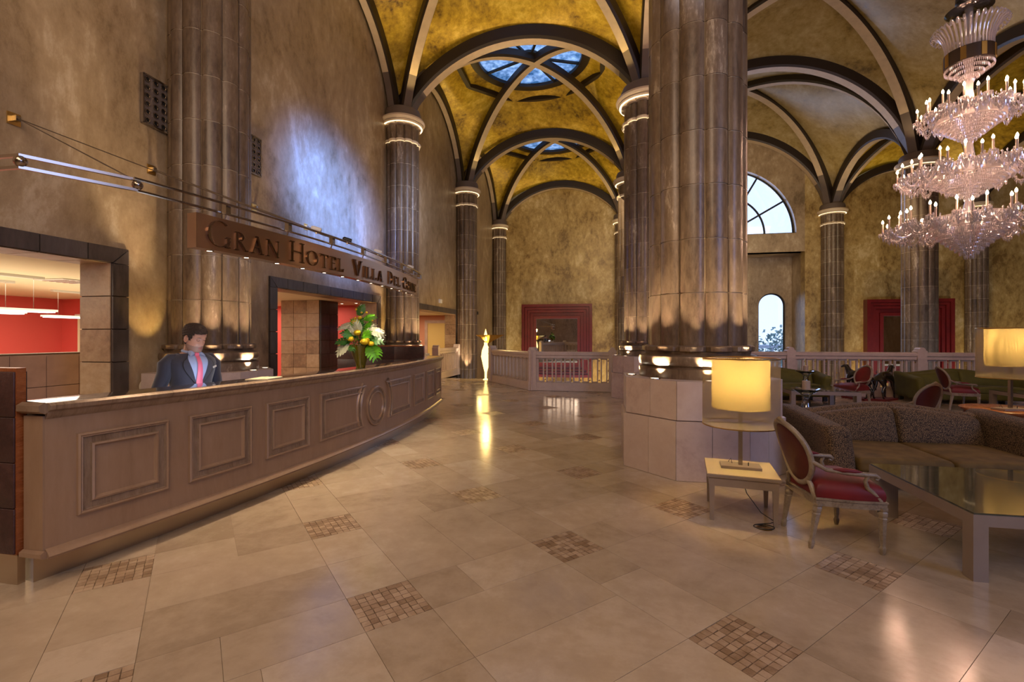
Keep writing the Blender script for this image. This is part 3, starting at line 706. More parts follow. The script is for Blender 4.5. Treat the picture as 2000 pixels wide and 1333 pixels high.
# ------------------------------------------------------------------ columns
CH = .5956; Z0 = 1.39
LOB = 12
def lob(t): return .885+.115*math.sqrt(max(0, 1-t*t))
def lobrad(a, k=0):
    t = ((a/(2*PI/LOB)) % 1-.5)*2; return lob(t)+k
blk_cache = {}
def block_mesh(r):
    if r in blk_cache: return blk_cache[r]
    b = MB(); A = PI/LOB*.965
    p = [(r*lob(t/4*.965)*math.cos(A*t/4), r*lob(t/4*.965)*math.sin(A*t/4)) for t in range(-4, 5)]
    p += [(r*.80*math.cos(A), r*.80*math.sin(A)), (r*.80*math.cos(A), -r*.80*math.sin(A))]
    b.prism(p, .005, CH-.005, 'column_stone')
    me = b.obj('stone_block', None, 35); d = me.data; bpy.data.objects.remove(me); blk_cache[r] = d; return d
def column(x, y, r, label, z_bot=0, ped=True, engaged=None, cam_side=True, stuff=False):
    t = thing('column', label, 'column', (x, y, 0), 0, None)
    me = block_mesh(r)
    low = Z0 if ped else Z0-CH*math.ceil((Z0-z_bot)/CH)+CH
    nn = round((6.75-low)/CH)
    b = MB(); q = lambda a: lobrad(a, -.016)
    b.lathe([(r, low-.02), (r, 6.76)], LOB*8, 'joint_cream', rad=q); b.obj('mortar_core', t, 30)
    for k in range(nn):
        for l in range(LOB):
            a = (l+.5)*2*PI/LOB
            if engaged is not None and ((engaged == 'x' and x+r*math.cos(a) < XW-.06) or (engaged == 'y' and y+r*math.sin(a) > YB+.06)): continue
            o = bpy.data.objects.new('stone_block', me); COL.objects.link(o); o.parent = t; o.matrix_local = T(0, 0, low+k*CH, a)
    # astragal, neck, capital, abacus
    b = MB(); b.lathe([(r*1.0, 6.745), (r*1.09, 6.76), (r*1.12, 6.79), (r*1.09, 6.82), (r, 6.835)], LOB*8, 'capital_cream', rad=lobrad); b.obj('astragal', t, 40)
    b = MB(); b.lathe([(r*.99, 6.835), (r*.99, 7.24)], LOB*8, 'column_stone', rad=lobrad); b.obj('neck', t, 30)
    b = MB(); b.lathe([(r*1.0, 7.20), (r*1.12, 7.22), (r*1.13, 7.25)], LOB*8, 'capital_cream', rad=lobrad)
    b.lathe([(r*1.08, 7.25), (r*1.22, 7.26), (r*1.26, 7.29), (r*1.23, 7.32), (r*1.30, 7.33), (r*1.36, 7.38), (r*1.33, 7.43), (r*1.12, 7.45)], 64, 'capital_cream'); b.obj('capital_ring', t, 40)
    b = MB(); b.lathe([(r*1.12, 7.44), (r*1.12, 7.62), (r*1.05, 7.70)], 48, 'rib_grey'); b.obj('abacus', t, 40)
    # cove strips tucked under the ring and the astragal
    b = MB(); b.lathe([(r*1.20, 7.252), (r*1.20, 7.258)], 48, 'led', cap0=True, cap1=False); b.lathe([(r*1.06, 6.742), (r*1.06, 6.748)], LOB*6, 'led', rad=lobrad, cap0=False, cap1=False); b.obj('light_strip', t)
    if ped:
        b = MB(); b.lathe([(r*1.20, 1.03), (r*1.20, 1.14), (r*1.12, 1.16), (r*1.19, 1.19), (r*1.21, 1.235), (r*1.19, 1.28), (r*1.06, 1.30), (r*1.08, 1.33)], 64, 'column_stone'); b.obj('base_moulding', t, 40)
        b = MB(); b.lathe([(r*1.12, 1.33), (r*1.14, 1.34), (r*1.14, 1.385), (r*1.10, 1.40)], LOB*8, 'column_stone', rad=lobrad); b.obj('base_band', t, 30)
        pr = r*1.66
        for (za, zb, R_) in ((0, .615, pr*1.02), (.622, 1.03, pr*.985)):
            for k in range(8):
                a0, a1 = PI/8+k*PI/4, PI/8+(k+1)*PI/4; P0 = Vector((math.cos(a0), math.sin(a0)))*R_; P1 = Vector((math.cos(a1), math.sin(a1)))*R_
                for (s0, s1) in ((0, .5), (.5, 1)):
                    A_, B_ = P0.lerp(P1, s0), P0.lerp(P1, s1); g = (B_-A_).normalized()*.002
                    b = MB(); b.prism([tuple(A_+g), tuple(B_-g), tuple((B_-g)*.72), tuple((A_+g)*.72)], za+.003, zb, 'white_stone'); b.obj('pedestal_stone', t)
        b = MB(); b.prism([(pr*.95*math.cos(PI/8+k*PI/4), pr*.95*math.sin(PI/8+k*PI/4)) for k in range(8)], .01, 1.026, 'white_stone'); b.obj('pedestal_core', t)
        for k in range(8):
            a = k*PI/4; cx, cy = pr*.825*math.cos(a), pr*.825*math.sin(a)
            if engaged and x+cx < XW+.05: continue
            b = MB(); b.lathe([(0, 1.032), (.045, 1.032)], 14, 'led_spot', (cx, cy, 0), cap0=False, cap1=False); b.lathe([(.045, 1.03), (.045, 1.038), (.06, 1.038), (.062, 1.03)], 14, 'steel', (cx, cy, 0), cap0=False, cap1=False)
            b.obj('uplight', t)
    return t
def uplights(x, y, rad, z, tilt, power, angs, color=WARM2, ang=62):
    for a in angs:
        a = math.radians(a); px, py = x+rad*math.cos(a), y+rad*math.sin(a)
        spot((px, py, z), (px-math.cos(a)*tilt, py-math.sin(a)*tilt, z+2.5), power, color, ang, .5, .03)
column(1.10, 5.98, .553, 'huge foreground lobed stone column on white octagonal pedestal beside the table lamp')
column(XL, 5.72, .50, 'engaged lobed column behind the receptionist on the left wall', engaged='x')
column(XL, 12.2, .45, 'engaged lobed column on the left wall behind the flower vase', engaged='x')
column(XL, 18.4, .43, 'dark slender engaged column on the left wall beside the glowing torch', z_bot=-3, ped=False, engaged='x')
column(XL, 24.6, .36, 'thin engaged column in the far left corner left of the near red mirror', z_bot=-3, ped=False, engaged='x')
column(1.05, 12.2, .54, 'second freestanding column on a pedestal just behind the huge one')
column(1.05, 18.4, .5, 'third freestanding column in the nave row, sunk behind the balustrade', z_bot=-3, ped=False)
column(.95, 24.6, .38, 'thin engaged column right of the near red mirror', z_bot=-3, ped=False, engaged='y')
column(XC, 24.6, .46, 'dark engaged column on the back wall right of the half-round window', z_bot=-3, ped=False, engaged='y')
column(XC, 18.4, .50, 'freestanding dark column in front of the far red mirror', z_bot=-3, ped=False)
column(XE, 24.6, .40, 'engaged column on the back wall right of the far red mirror', z_bot=-3, ped=False, engaged='y')
column(XC, 12.2, .53, 'freestanding column on a pedestal beyond the right edge of the photo')
uplights(1.10, 5.98, .715, 1.06, .30, 430, (-135, -90, -45, 180, 0), ang=70)
uplights(XL, 5.72, .650, 1.06, .28, 340, (-45, 0, 45), ang=70)
uplights(XL+.06, 5.72, .66, 1.06, .0, 60, (-100, 100), GOLD, ang=70)
uplights(XL, 12.2, .59, 1.06, .28, 420, (-45, 0), ang=70)
uplights(XL+.06, 12.2, .60, 1.06, .0, 90, (-95, 95), GOLD, ang=70)
uplights(1.05, 12.2, .70, 1.06, .28, 380, (-135, -90, 180, 0), ang=70)
uplights(XL, 18.4, .62, .06, .2, 200, (-70,), ang=60)

# glow that climbs the vaults: real spots standing on the abaci
for (x, y, p) in ((XL, 12.2, 85), (XL, 18.4, 75), (XR, 12.2, 85), (XR, 18.4, 75), (XL, 24.3, 45), (XR, 24.3, 45), (XL, 6.0, 70), (XR, 6.2, 70)):
    for s in (-1, 1):
        if (y > 24 and s > 0): continue
        dx = .45 if x < 0 else -.45
        spot((x+dx, y+s*.42, 7.78), (x+dx*5.2, y+s*2.6, 10.2), p, (1.0, .74, .28), 125, .8, .05, 'vault_uplight')
for (x, y, sx, p) in ((XR, 18.4, 1, 60), (XC, 18.4, -1, 60), (XC, 24.3, -1, 50), (XR, 24.3, 1, 40), (XR, 12.2, 1, 60), (XC, 12.2, -1, 60), (XC, 18.4, 1, 45), (XC, 24.3, 1, 35)):
    for s in (-1, 1):
        if (y > 24 and s > 0): continue
        spot((x+sx*.5, y+s*.45, 7.8), (x+sx*2.8, y+s*2.4, 11.4), p, (1.0, .76, .42), 125, .8, .05, 'vault_uplight')
# wall washers in the sunken court
for (x, y, tx, p) in ((-3.9, 22.9, -3.9, 520), (-.6, 22.9, -.6, 420), (11.6, 23.0, 11.6, 420), (15.4, 23.0, 15.4, 480), (19, 23.0, 19, 300)):
    spot((x, y, -2.6), (tx, YB, 3.0), p, (1.0, .72, .32), 95, .9, .1, 'wall_washer')
area('court_light', (4.0, 18.0, 6.6), (4.0, 24.5, 2), 12, 4, 330, (1.0, .76, .45))

# ------------------------------------------------------------------ balustrades
def balustrade(pts, label, zt=1.08, group=None, post_at=None, nb=None):
    (x0, y0), (x1, y1) = pts; t = thing('balustrade', label, 'balustrade', (x0, y0, 0), math.atan2(y1-y0, x1-x0), group)
    L_ = math.hypot(x1-x0, y1-y0)
    for px in (post_at or (0, L_)):
        b = MB(); hw = .10; b.box(px-hw, px+hw, -.11, .11, 0, zt-.02, 'rail_stone'); b.box(px-hw-.012, px+hw+.012, -.125, .125, 0, .26, 'rail_stone'); b.box(px-hw-.008, px+hw+.008, -.118, .118, zt-.17, zt-.13, 'rail_stone')
        # shouldered round cap
        p = [(-hw-.01, zt-.02), (hw+.01, zt-.02), (hw+.01, zt+.03), (hw-.02, zt+.05)]+[(.07*math.cos(PI*i/10), zt+.055+.07*math.sin(PI*i/10)) for i in range(11)]+[(-hw+.02, zt+.05), (-hw-.01, zt+.03)]
        m = len(p); b.add([(px+x, -.11, z) for x, z in p]+[(px+x, .11, z) for x, z in p], [tuple(range(m)), tuple(range(2*m-1, m-1, -1))]+[(i, i+m, (i+1) % m+m, (i+1) % m) for i in range(m)], 'rail_stone'); b.obj('post', t)
    b = MB(); p = [(-.10, zt-.03), (-.07, zt), (.07, zt), (.10, zt-.03), (.10, zt-.09), (.075, zt-.11), (.075, zt-.18), (-.075, zt-.18), (-.075, zt-.11), (-.10, zt-.09)]
    m = len(p); b.add([(.1, y, z) for y, z in p]+[(L_-.1, y, z) for y, z in p], [tuple(range(m-1, -1, -1)), tuple(range(m, 2*m))]+[(i, (i+1) % m, (i+1) % m+m, i+m) for i in range(m)], 'rail_stone'); b.obj('rail', t)
    b = MB(); b.box(.1, L_-.1, -.09, .09, 0, .23, 'rail_stone'); b.box(.1, L_-.1, -.105, .105, 0, .06, 'rail_stone'); b.obj('base', t)
    n = nb or max(2, round((L_-.2)/.25)); za, zb = .235, zt-.185; proto = None
    for i in range(n):
        c = .1+(L_-.2)*(i+.5)/n
        if proto is None:
            b = MB(); w_ = .075
            for s in (-1, 1): b.box(s*w_-.018, s*w_+.018, -.03, .03, za, zb, 'rail_stone')
            b.box(-w_, w_, -.03, .03, za, za+.03, 'rail_stone'); b.box(-w_, w_, -.03, .03, zb-.03, zb, 'rail_stone')
            for z in (za+.06, (za+zb)/2, zb-.06):
                b.lathe([(0, -.02), (.018, -.012), (.018, .012), (0, .02)], 8, 'brass', (.118, 0, z), cap0=False, cap1=False)
            proto = b.obj('baluster', t); proto.location = (c, 0, 0)
        else: inst(proto, 'baluster', t, T(c, 0, 0))
    return t
balustrade([(-3.65, 15.39), (-1.94, 13.11)], 'short slanting white balustrade right of the glowing torch')
balustrade([(-1.94, 13.11), (.25, 13.11)], 'straight white balustrade in front of the near red mirror')
balustrade([(-5.72, 15.6), (-5.72, 17.95)], 'white balustrade in the opening of the salmon passage')
balustrade([(1.81, 13.3), (4.74, 13.3)], 'white balustrade below the arched window, nearest the huge column', 1.11)
balustrade([(4.74, 13.3), (7.67, 13.3)], 'white balustrade behind the dog sculptures', 1.11, post_at=(2.93,))
balustrade([(7.67, 13.3), (10.6, 13.3)], 'white balustrade behind the right-hand green sofa', 1.11, post_at=(2.93,))
balustrade([(10.6, 13.3), (13.6, 13.3)], 'white balustrade past the right edge of the photo', 1.11, post_at=(3.0,))

# ------------------------------------------------------------------ red framed mirrors on the back wall
def big_mirror(xc, w_, z0, z1, label, tilt=0):
    t = thing('framed_mirror', label, 'mirror', (xc, YB-.001, 0)); fw = .76
    steps = [(0, .145, .34), (.16, .285, .27), (.30, .425, .20), (.44, .60, .12), (.615, .76, .17)]
    for (i0, i1, dp) in steps:
        b = MB(); X0, X1, Z0_, Z1_ = -w_/2+i0, w_/2-i0, z0+i0, z1-i0; d = i1-i0
        for quad in (([(X0, Z0_), (X0, Z1_), (X0+d, Z1_-d), (X0+d, Z0_+d)]), ([(X0, Z1_), (X1, Z1_), (X1-d, Z1_-d), (X0+d, Z1_-d)]), ([(X1, Z1_), (X1, Z0_), (X1-d, Z0_+d), (X1-d, Z1_-d)]), ([(X1, Z0_), (X0, Z0_), (X0+d, Z0_+d), (X1-d, Z0_+d)])):
            e = .018; c = [(sum(q[0] for q in quad)/4), (sum(q[1] for q in quad)/4)]
            b.add([(x, -dp, z) for x, z in quad]+[(x, 0, z) for x, z in quad], [(3, 2, 1, 0), (4, 5, 6, 7)]+[(i, (i+1) % 4, (i+1) % 4+4, i+4) for i in range(4)], 'frame_red')
        b.obj('frame_step', t)
    b = MB(); b.box(-w_/2+fw-.01, w_/2-fw+.01, -.05, -.03, z0+fw-.01, z1-fw+.01, 'mirror_glass'); mp_ = b.obj('mirror_pane', t); mp_.rotation_euler = (0, 0, math.radians(tilt)); mp_.location = (0, -.03, 0)
    b = MB(); b.box(-w_/2+.01, w_/2-.01, -.02, 0, z0+.01, z1-.01, 'frame_red'); b.obj('backing', t)
big_mirror(-2.39, 3.67, -.62, 3.20, 'near red stepped-frame mirror on the golden wall of the nave', 2.4)
big_mirror(13.74, 3.5, -.62, 3.22, 'far red stepped-frame mirror half hidden by the dark column on the right')

# ------------------------------------------------------------------ reception counter
RC, CYM, XPK = 18.0, 5.78, -2.96
def cx(y, d=0): return XPK-RC+math.sqrt(RC*RC-(y-CYM)**2)+d
def cpt(y, z, d=0):
    a = math.asin((y-CYM)/RC); r = RC+d; return (XPK-RC+r*math.cos(a), CYM+r*math.sin(a), z)
Y0, Y1 = 2.25, 9.33
ct = thing('reception_desk', 'long curved taupe panelled reception desk with dark polished top', 'reception desk', (0, 0, 0))
N = 60; ys = [Y0+(Y1-Y0)*i/N for i in range(N+1)]
def strip(name, prof, mat, back=None, parent=ct, smooth=30, ya=None, yb=None, n=N):
    """sweep profile [(d, z)] along the counter arc; closed section"""
    ya = Y0 if ya is None else ya; yb = Y1 if yb is None else yb
    b = MB(); m = len(prof); V = []
    for i in range(n+1):
        y = ya+(yb-ya)*i/n
        for d, z in prof: V.append(cpt(y, z, d))
    F = [(i*m+k, (i+1)*m+k, (i+1)*m+(k+1) % m, i*m+(k+1) % m) for i in range(n) for k in range(m)]
    F += [tuple(range(m)), tuple(n*m+k for k in range(m-1, -1, -1))]
    b.add(V, F, mat); return b.obj(name, parent, smooth)
strip('body', [(0, .20), (0, 1.02), (-.27, 1.02), (-.27, .72), (-.30, .72), (-.30, .20)], 'counter_wood')
strip('plinth', [(-.10, 0), (-.10, .20), (-.28, .20), (-.28, 0)], 'plinth_steel', ya=Y0-.012)
strip('worktop', [(.02, 1.045), (.02, 1.098), (.005, 1.10), (-.28, 1.10), (-.28, 1.02), (-.27, 1.02), (-.27, 1.03), (.0, 1.03)], 'counter_top')
strip('top_moulding', [(0, 1.0), (.02, 1.02), (.03, 1.045), (.055, 1.06), (.06, 1.085), (.045, 1.10), (.02, 1.101), (.0, 1.04)], 'counter_band')
strip('bottom_moulding', [(0, .215), (.02, .205), (.035, .19), (.045, .175), (.035, .16), (.0, .165), (-.03, .18), (-.03, .2)], 'counter_wood')
strip('inner_desk', [(-.30, .74), (-.30, .78), (-.52, .78), (-.52, .74)], 'counter_top', ya=Y0+.1, yb=Y1-.3)
strip('inner_panel', [(-.46, .0), (-.46, .74), (-.49, .74), (-.49, 0)], 'counter_wood', ya=Y0+.1, yb=Y1-.3)
for (ya, sg) in ((Y0, -1), (Y1, 1)):
    b = MB(); x1, x0 = cx(ya), (-3.455 if sg < 0 else cx(ya)-.27)
    b.box(x0, x1, min(ya, ya+sg*.012), max(ya, ya+sg*.012), .20, 1.02, 'counter_wood'); b.obj('end_panel', ct)
    b = MB(); b.tube([(x1+.03, ya+sg*.02, 1.07), (x0, ya+sg*.02, 1.07)], .035, 6, 'counter_band'); b.obj('end_moulding', ct); b = MB(); b.tube([(x1+.02, ya+sg*.015, .185), (x0, ya+sg*.015, .185)], .025, 6, 'counter_wood'); b.obj('end_moulding', ct)
RY, RZ = 5.78, .585
def inset_poly(P, d):
    n = len(P); out = []
    for i in range(n):
        a, p, c = Vector(P[i-1]), Vector(P[i]), Vector(P[(i+1) % n]); e1 = (p-a).normalized(); e2 = (c-p).normalized()
        n1 = Vector((-e1.y, e1.x)); n2 = Vector((-e2.y, e2.x)); m = (n1+n2); m = m/max(.3, m.dot(n1)) if m.length > 1e-6 else n1
        out.append(tuple(p+m*d))
    return out
def panel(P, wid, name='panel'):
    """P: ccw outline in (y, z); raised mitred moulding then a flat field"""
    if sum(P[i][0]*P[(i+1) % len(P)][1]-P[(i+1) % len(P)][0]*P[i][1] for i in range(len(P))) < 0: P = P[::-1]
    prof = [(0, 0, 0), (.002, .020, 0), (.012, .026, 0), (.020, .018, 0), (.026, .020, 0), (.032, .008, 1), (wid-.032, .008, 1), (wid-.026, .020, 0), (wid-.014, .024, 0), (wid-.006, .010, 0), (wid, .003, 0)]
    rings = [[cpt(y, z, d) for y, z in inset_poly(P, o)] for o, d, _ in prof]; n = len(P); b = MB()
    for k in range(len(rings)-1):
        b.add(rings[k]+rings[k+1], [(i, (i+1) % n, (i+1) % n+n, i+n) for i in range(n)], 'counter_band' if prof[k][2] or prof[k+1][2] else 'counter_wood')
    o = b.obj(name, ct, 25)
    b = MB(); b.add(rings[-1], [tuple(range(n))], 'counter_wood'); f = b.obj('panel_field', o)
def rect(a, c, z0=.365, z1=.885, seg=.1):
    n = max(1, int((c-a)/seg)); return [(a+(c-a)*i/n, z0) for i in range(n)]+[(c, z0)]+[(c-(c-a)*i/n, z1) for i in range(n)]+[(a, z1)]
pr_ = [(2.40, 2.95), (3.10, 3.67), (3.83, 4.40)]
for a, c in pr_: panel(rect(a, c), .10)
for a, c in pr_: panel(rect(2*RY-c, 2*RY-a), .10)
def concave(sg):
    R_ = .40; z0, z1 = .365, .885; a = 4.57
    th0 = math.asin((z1-RZ)/R_) if abs(z1-RZ) < R_ else PI/2; th1 = math.asin((z0-RZ)/R_)
    arc = [(RY-R_*math.cos(t), RZ+R_*math.sin(t)) for t in [th1+(th0-th1)*i/14 for i in range(15)]]
    P = [(a+(arc[0][0]-a)*i/8, z0) for i in range(8)]+arc+[(arc[-1][0]+(a-arc[-1][0])*i/8, z1) for i in range(1, 9)]
    if sg < 0: P = [(2*RY-y, z) for y, z in P]
    panel(P, .10)
concave(1); concave(-1)
panel([(RY+.265*math.cos(2*PI*i/40), RZ+.265*math.sin(2*PI*i/40)) for i in range(40)], .095, 'round_panel')
# leather clad screens closing both ends
def screen(y, xa, xb, label, zt=1.31):
    t = thing('screen', label, 'screen', (xa, y, 0)); L_ = xb-xa
    b = MB(); b.box(0, L_, -.024, .024, .18, zt, 'red_wood'); b.obj('core', t)
    b = MB(); b.box(0, L_, -.020, .020, 0, .18, 'plinth_steel'); b.obj('plinth', t)
    n = max(1, round(L_/.62)); h = (zt-.02-.185)/4; proto = None
    for s in (-1, 1):
        for i in range(n):
            for k in range(4):
                w_ = (L_-.004)/n
                M = T(i*w_+w_/2, s*.028, .185+k*h+h/2, PI if s > 0 else 0)
                if proto is None: b = MB(); b.soft(w_/2-.002, .008, h/2-.002, .006, 'leather', k=2, nd=1); proto = b.obj('leather_tile', t, 40); proto.matrix_local = M
                else: inst(proto, 'leather_tile', t, M)
screen(2.236, -4.75, -3.47, 'near dark leather screen with wood edge at the left end of the desk')
screen(9.42, -5.72, -3.72, 'far dark leather screen closing the desk end behind the flower vase')

# ------------------------------------------------------------------ sign
SR, SY, SX = 12.0, 5.2, -2.83
def spt(y, z, d=0):
    a = math.asin((y-SY)/SR); r = SR+d; return (SX-SR+r*math.cos(a), SY+r*math.sin(a), z)
sg_ = thing('hotel_sign', 'long curved brushed bronze sign with raised serif letters above the desk', 'sign', (0, 0, 0))
def sstrip(name, prof, mat, ya, yb, parent, n=50, smooth=30):
    b = MB(); m = len(prof); V = []
    for i in range(n+1):
        y = ya+(yb-ya)*i/n
        for d, z in prof: V.append(spt(y, z, d))
    F = [(i*m+k, (i+1)*m+k, (i+1)*m+(k+1) % m, i*m+(k+1) % m) for i in range(n) for k in range(m)]
    F += [tuple(range(m)), tuple(n*m+k for k in range(m-1, -1, -1))]
    b.add(V, F, mat); return b.obj(name, parent, smooth)
SA, SB, SZ0, SZ1 = 3.04, 7.30, 2.18, 2.445
sstrip('band', [(0, SZ0), (0, SZ1), (-.10, SZ1), (-.10, SZ0)], 'bronze', SA, SB, sg_)
for i in range(13):
    y = SA+.14+i*(SB-SA-.28)/12; p = spt(y, SZ0, -.05)
    b = MB(); b.lathe([(0, -.003), (.022, -.003)], 12, 'led_spot', p, cap0=False, cap1=False); b.lathe([(.022, -.006), (.03, -.006), (.032, 0)], 12, 'chrome', p, cap0=False, cap1=False); b.obj('lamp', sg_)
    if i % 2 == 0: spot((p[0], p[1], p[2]-.01), (p[0]+.25, p[1], 0), 48, WARM2, 95, .9, .02)
# serif capitals as strokes: thick stems, hairlines, bowls and serifs (unit height 1)
def stem(x, w=.13, z0=0, z1=1, serif=.07): 
    q = [[(x, z0), (x+w, z0), (x+w, z1), (x, z1)]]
    for z, s in ((z0, 1), (z1, -1)): q.append([(x-serif, z), (x+w+serif, z), (x+w+serif, z+s*.035), (x+w, z+s*.06), (x, z+s*.06), (x-serif, z+s*.035)])
    return q
def diag(x0, z0, x1, z1, w): return [[(x0, z0), (x0+w, z0), (x1+w, z1), (x1, z1)]]
def bar(x0, x1, z, h=.05): return [[(x0, z), (x1, z), (x1, z+h), (x0, z+h)]]
def bowl(c, zc, rx, rz, a0, a1, tmax=.14, tmin=.04, n=18):
    out = []
    for i in range(n):
        t0, t1 = math.radians(a0+(a1-a0)*i/n), math.radians(a0+(a1-a0)*(i+1)/n)
        def w_(t): return tmin+(tmax-tmin)*abs(math.cos(t))**1.5
        out.append([(c+rx*math.cos(t0), zc+rz*math.sin(t0)), (c+rx*math.cos(t1), zc+rz*math.sin(t1)), (c+(rx-w_(t1))*math.cos(t1), zc+(rz-w_(t1)*.5)*math.sin(t1)), (c+(rx-w_(t0))*math.cos(t0), zc+(rz-w_(t0)*.5)*math.sin(t0))])
    return out
GL = {
 'G': (bowl(.5, .5, .5, .52, 50, 335)+stem(.78, .12, .0, .42, .05), 1.0), 'C': (bowl(.5, .5, .5, .52, 48, 312)+[[(.80, .88), (.86, .92), (.86, .66), (.82, .66)]], .92),
 'O': (bowl(.5, .5, .5, .52, 0, 360, n=30), 1.0), 'R': (stem(.07)+bowl(.22, .74, .36, .26, -90, 90)+diag(.60, 0, .26, .48, .14)+bar(.58, .84, 0, .05), .82),
 'A': (diag(.10, 0, .44, 1, .05)+diag(.66, 0, .38, 1, .14)+bar(.22, .68, .32)+bar(0, .24, 0, .045)+bar(.58, .90, 0, .045), .90),
 'N': (stem(.08, .06)+diag(.80, 0, .08, 1, .14)+stem(.82, .06), .96), 'H': (stem(.07)+stem(.66)+bar(.2, .66, .49), .88),
 'T': (stem(.34, .13, 0, .98, .07)+bar(.02, .80, .95, .05)+[[(.02, 1), (.05, 1), (.07, .80), (.02, .78)], [(.80, 1), (.77, 1), (.75, .80), (.80, .78)]], .82),
 'E': (stem(.07)+bar(.2, .60, 0)+bar(.2, .60, .95)+bar(.2, .50, .49)+[[(.56, 0), (.62, .22), (.60, .22), (.52, .05)], [(.60, 1), (.60, .80), (.57, .80), (.54, .95)]], .66),
 'L': (stem(.07)+bar(.2, .60, 0)+[[(.56, 0), (.64, .24), (.61, .24), (.5, .05)]], .66), 'V': (diag(.40, 0, .08, 1, .14)+diag(.44, 0, .76, 1, .05)+bar(0, .30, .96, .04)+bar(.66, .90, .96, .04), .90),
 'I': (stem(.08), .29), 'D': (stem(.07)+bowl(.22, .5, .52, .5, -90, 90), .80)}
def word(txt, ya, yb, zb=2.235, hb=.165, hs=.128):
    adv = []; x = 0
    for i, c in enumerate(txt):
        h = hb if i == 0 else hs; adv.append((x, h, c)); x += GL[c][1]*h*.86+.022
    k = (yb-ya)/x
    for x0, h, c in adv:
        b = MB()
        for qn, P in enumerate(GL[c][0]):
            if sum(P[i][0]*P[(i+1) % len(P)][1]-P[(i+1) % len(P)][0]*P[i][1] for i in range(len(P))) < 0: P = P[::-1]
            m = len(P); d1 = .016+.0004*(qn % 3)
            V = [spt(ya+(x0+px*h*.86)*k, zb+pz*h, 0.0) for px, pz in P]+[spt(ya+(x0+px*h*.86)*k, zb+pz*h, d1) for px, pz in P]
            b.add(V, [tuple(range(m, 2*m))]+[(i, (i+1) % m, (i+1) % m+m, i+m) for i in range(m)], 'letter_metal')
        b.obj('letter', sg_)
word('GRAN', 3.12, 3.83, hb=.20, zb=2.215, hs=.15); word('HOTEL', 3.93, 4.80, hb=.19, zb=2.215, hs=.14); word('VILLA', 4.96, 5.76, hb=.18, zb=2.215, hs=.135)
word('DEL', 5.90, 6.40, hb=.17, zb=2.215, hs=.13); word('CONDE', 6.50, 7.22, hb=.17, zb=2.215, hs=.13)

# suspended twin rail over the sign, with wall cables
rl = thing('suspended_rail', 'slim suspended metal double rail running above the bronze sign', 'rail', (0, 0, 0))
def rpt(y, z, d=.0): p = spt(y, z, d); return p
for nm, z, d in (('upper_rail', 2.565, .02), ('lower_rail', 2.505, -.05)):
    y = [2.62+(7.6-2.62)*i/40 for i in range(41)]; b = MB(); b.tube([rpt(q, z, d) for q in y], .010, 6, 'steel'); b.obj(nm, rl, 40)
c0 = Vector((-3.36, 2.16, 2.53)); c1 = Vector(rpt(2.66, 2.535, -.02))
for nm, dz in (('upper_bar', .035), ('lower_bar', -.035)):
    b = MB(); b.tube([Vector((-4.6, 2.12, 2.53+dz)), c0+Vector((0, 0, dz)), c1+Vector((0, 0, dz))], .016, 4, 'chrome', flat=.8); b.obj(nm, rl)
def ball(p, r, mat='chrome', parent=rl, name='ball_joint'):
    b = MB(); b.lathe([(r*math.sin(PI*i/8), -r*math.cos(PI*i/8)) for i in range(9)], 14, mat, p, cap0=False, cap1=False); return b.obj(name, parent, 60)
ball(c0, .033); ball(c1, .033)
joints = [c1]
for y in (3.3, 3.95, 4.6, 5.25, 5.9, 6.55, 7.1):
    p = rpt(y, 2.535, -.02); b = MB(); b.box(-.02, .02, -.025, .025, -.045, .045, 'steel', T(*p)); b.tube([(p[0], p[1], p[2]-.04), (p[0]-.02, p[1], 2.44)], .007, 6, 'steel'); b.obj('bracket', rl)
b = MB(); p = rpt(7.6, 2.535, -.02); b.box(-.03, .03, -.03, .03, -.05, .05, 'steel', T(*p)); b.obj('end_cap', rl)
for k, (py, tgts) in enumerate(((3.67, (2.66, 4.5)), (5.13, (4.6, 5.25)), (6.97, (5.9,)), (8.38, (6.55,)), (11.6, (7.5,)))):
    t = thing('cable_anchor', ['leftmost wall plate with two cables, left of the perforated grille', 'wall plate with cable below the left perforated grille', 'wall plate with cable right of the near engaged column', 'wall plate with cable on the blue-lit wall', 'farthest wall plate with cable, beside the column behind the sign'][k], 'bracket', (XW, py, 3.68))
    b = MB(); b.box(0, .015, -.055, .055, -.06, .06, 'brass'); b.obj('plate', t); b = MB(); b.box(.01, .07, -.02, .02, -.025, .025, 'steel'); b.obj('clevis', t)
    for q in tgts:
        e = Vector(rpt(q, 2.56, -.02))-Vector((XW, py, 3.68)); b = MB(); b.tube([(.06, 0, 0), e], .005, 5, 'cable'); b.obj('cable', t)
for k, y in enumerate((4.35, 4.9, 5.65, 7.0)):
    p = rpt(y, 2.60, -.03); t = thing('rail_spotlight', ['first small spotlight on the rail, above the word HOTEL', 'black rail spotlight between the words HOTEL and VILLA', 'white rail spotlight above the word VILLA', 'last small spotlight on the rail, near the sign end'][k], 'spotlight', p, -2.6)
    b = MB(); b.lathe([(.022, -.05), (.03, -.045), (.03, .035), (.02, .05)], 14, 'black_plastic' if k == 1 else 'white_plastic', M=Matrix.Rotation(PI/2.4, 4, 'Y') @ Matrix.Translation((0, 0, 0))); b.obj('body', t, 30)
    b = MB(); b.tube([(0, 0, -.03), (0, 0, -.045)], .01, 6, 'steel'); b.obj('stalk', t)

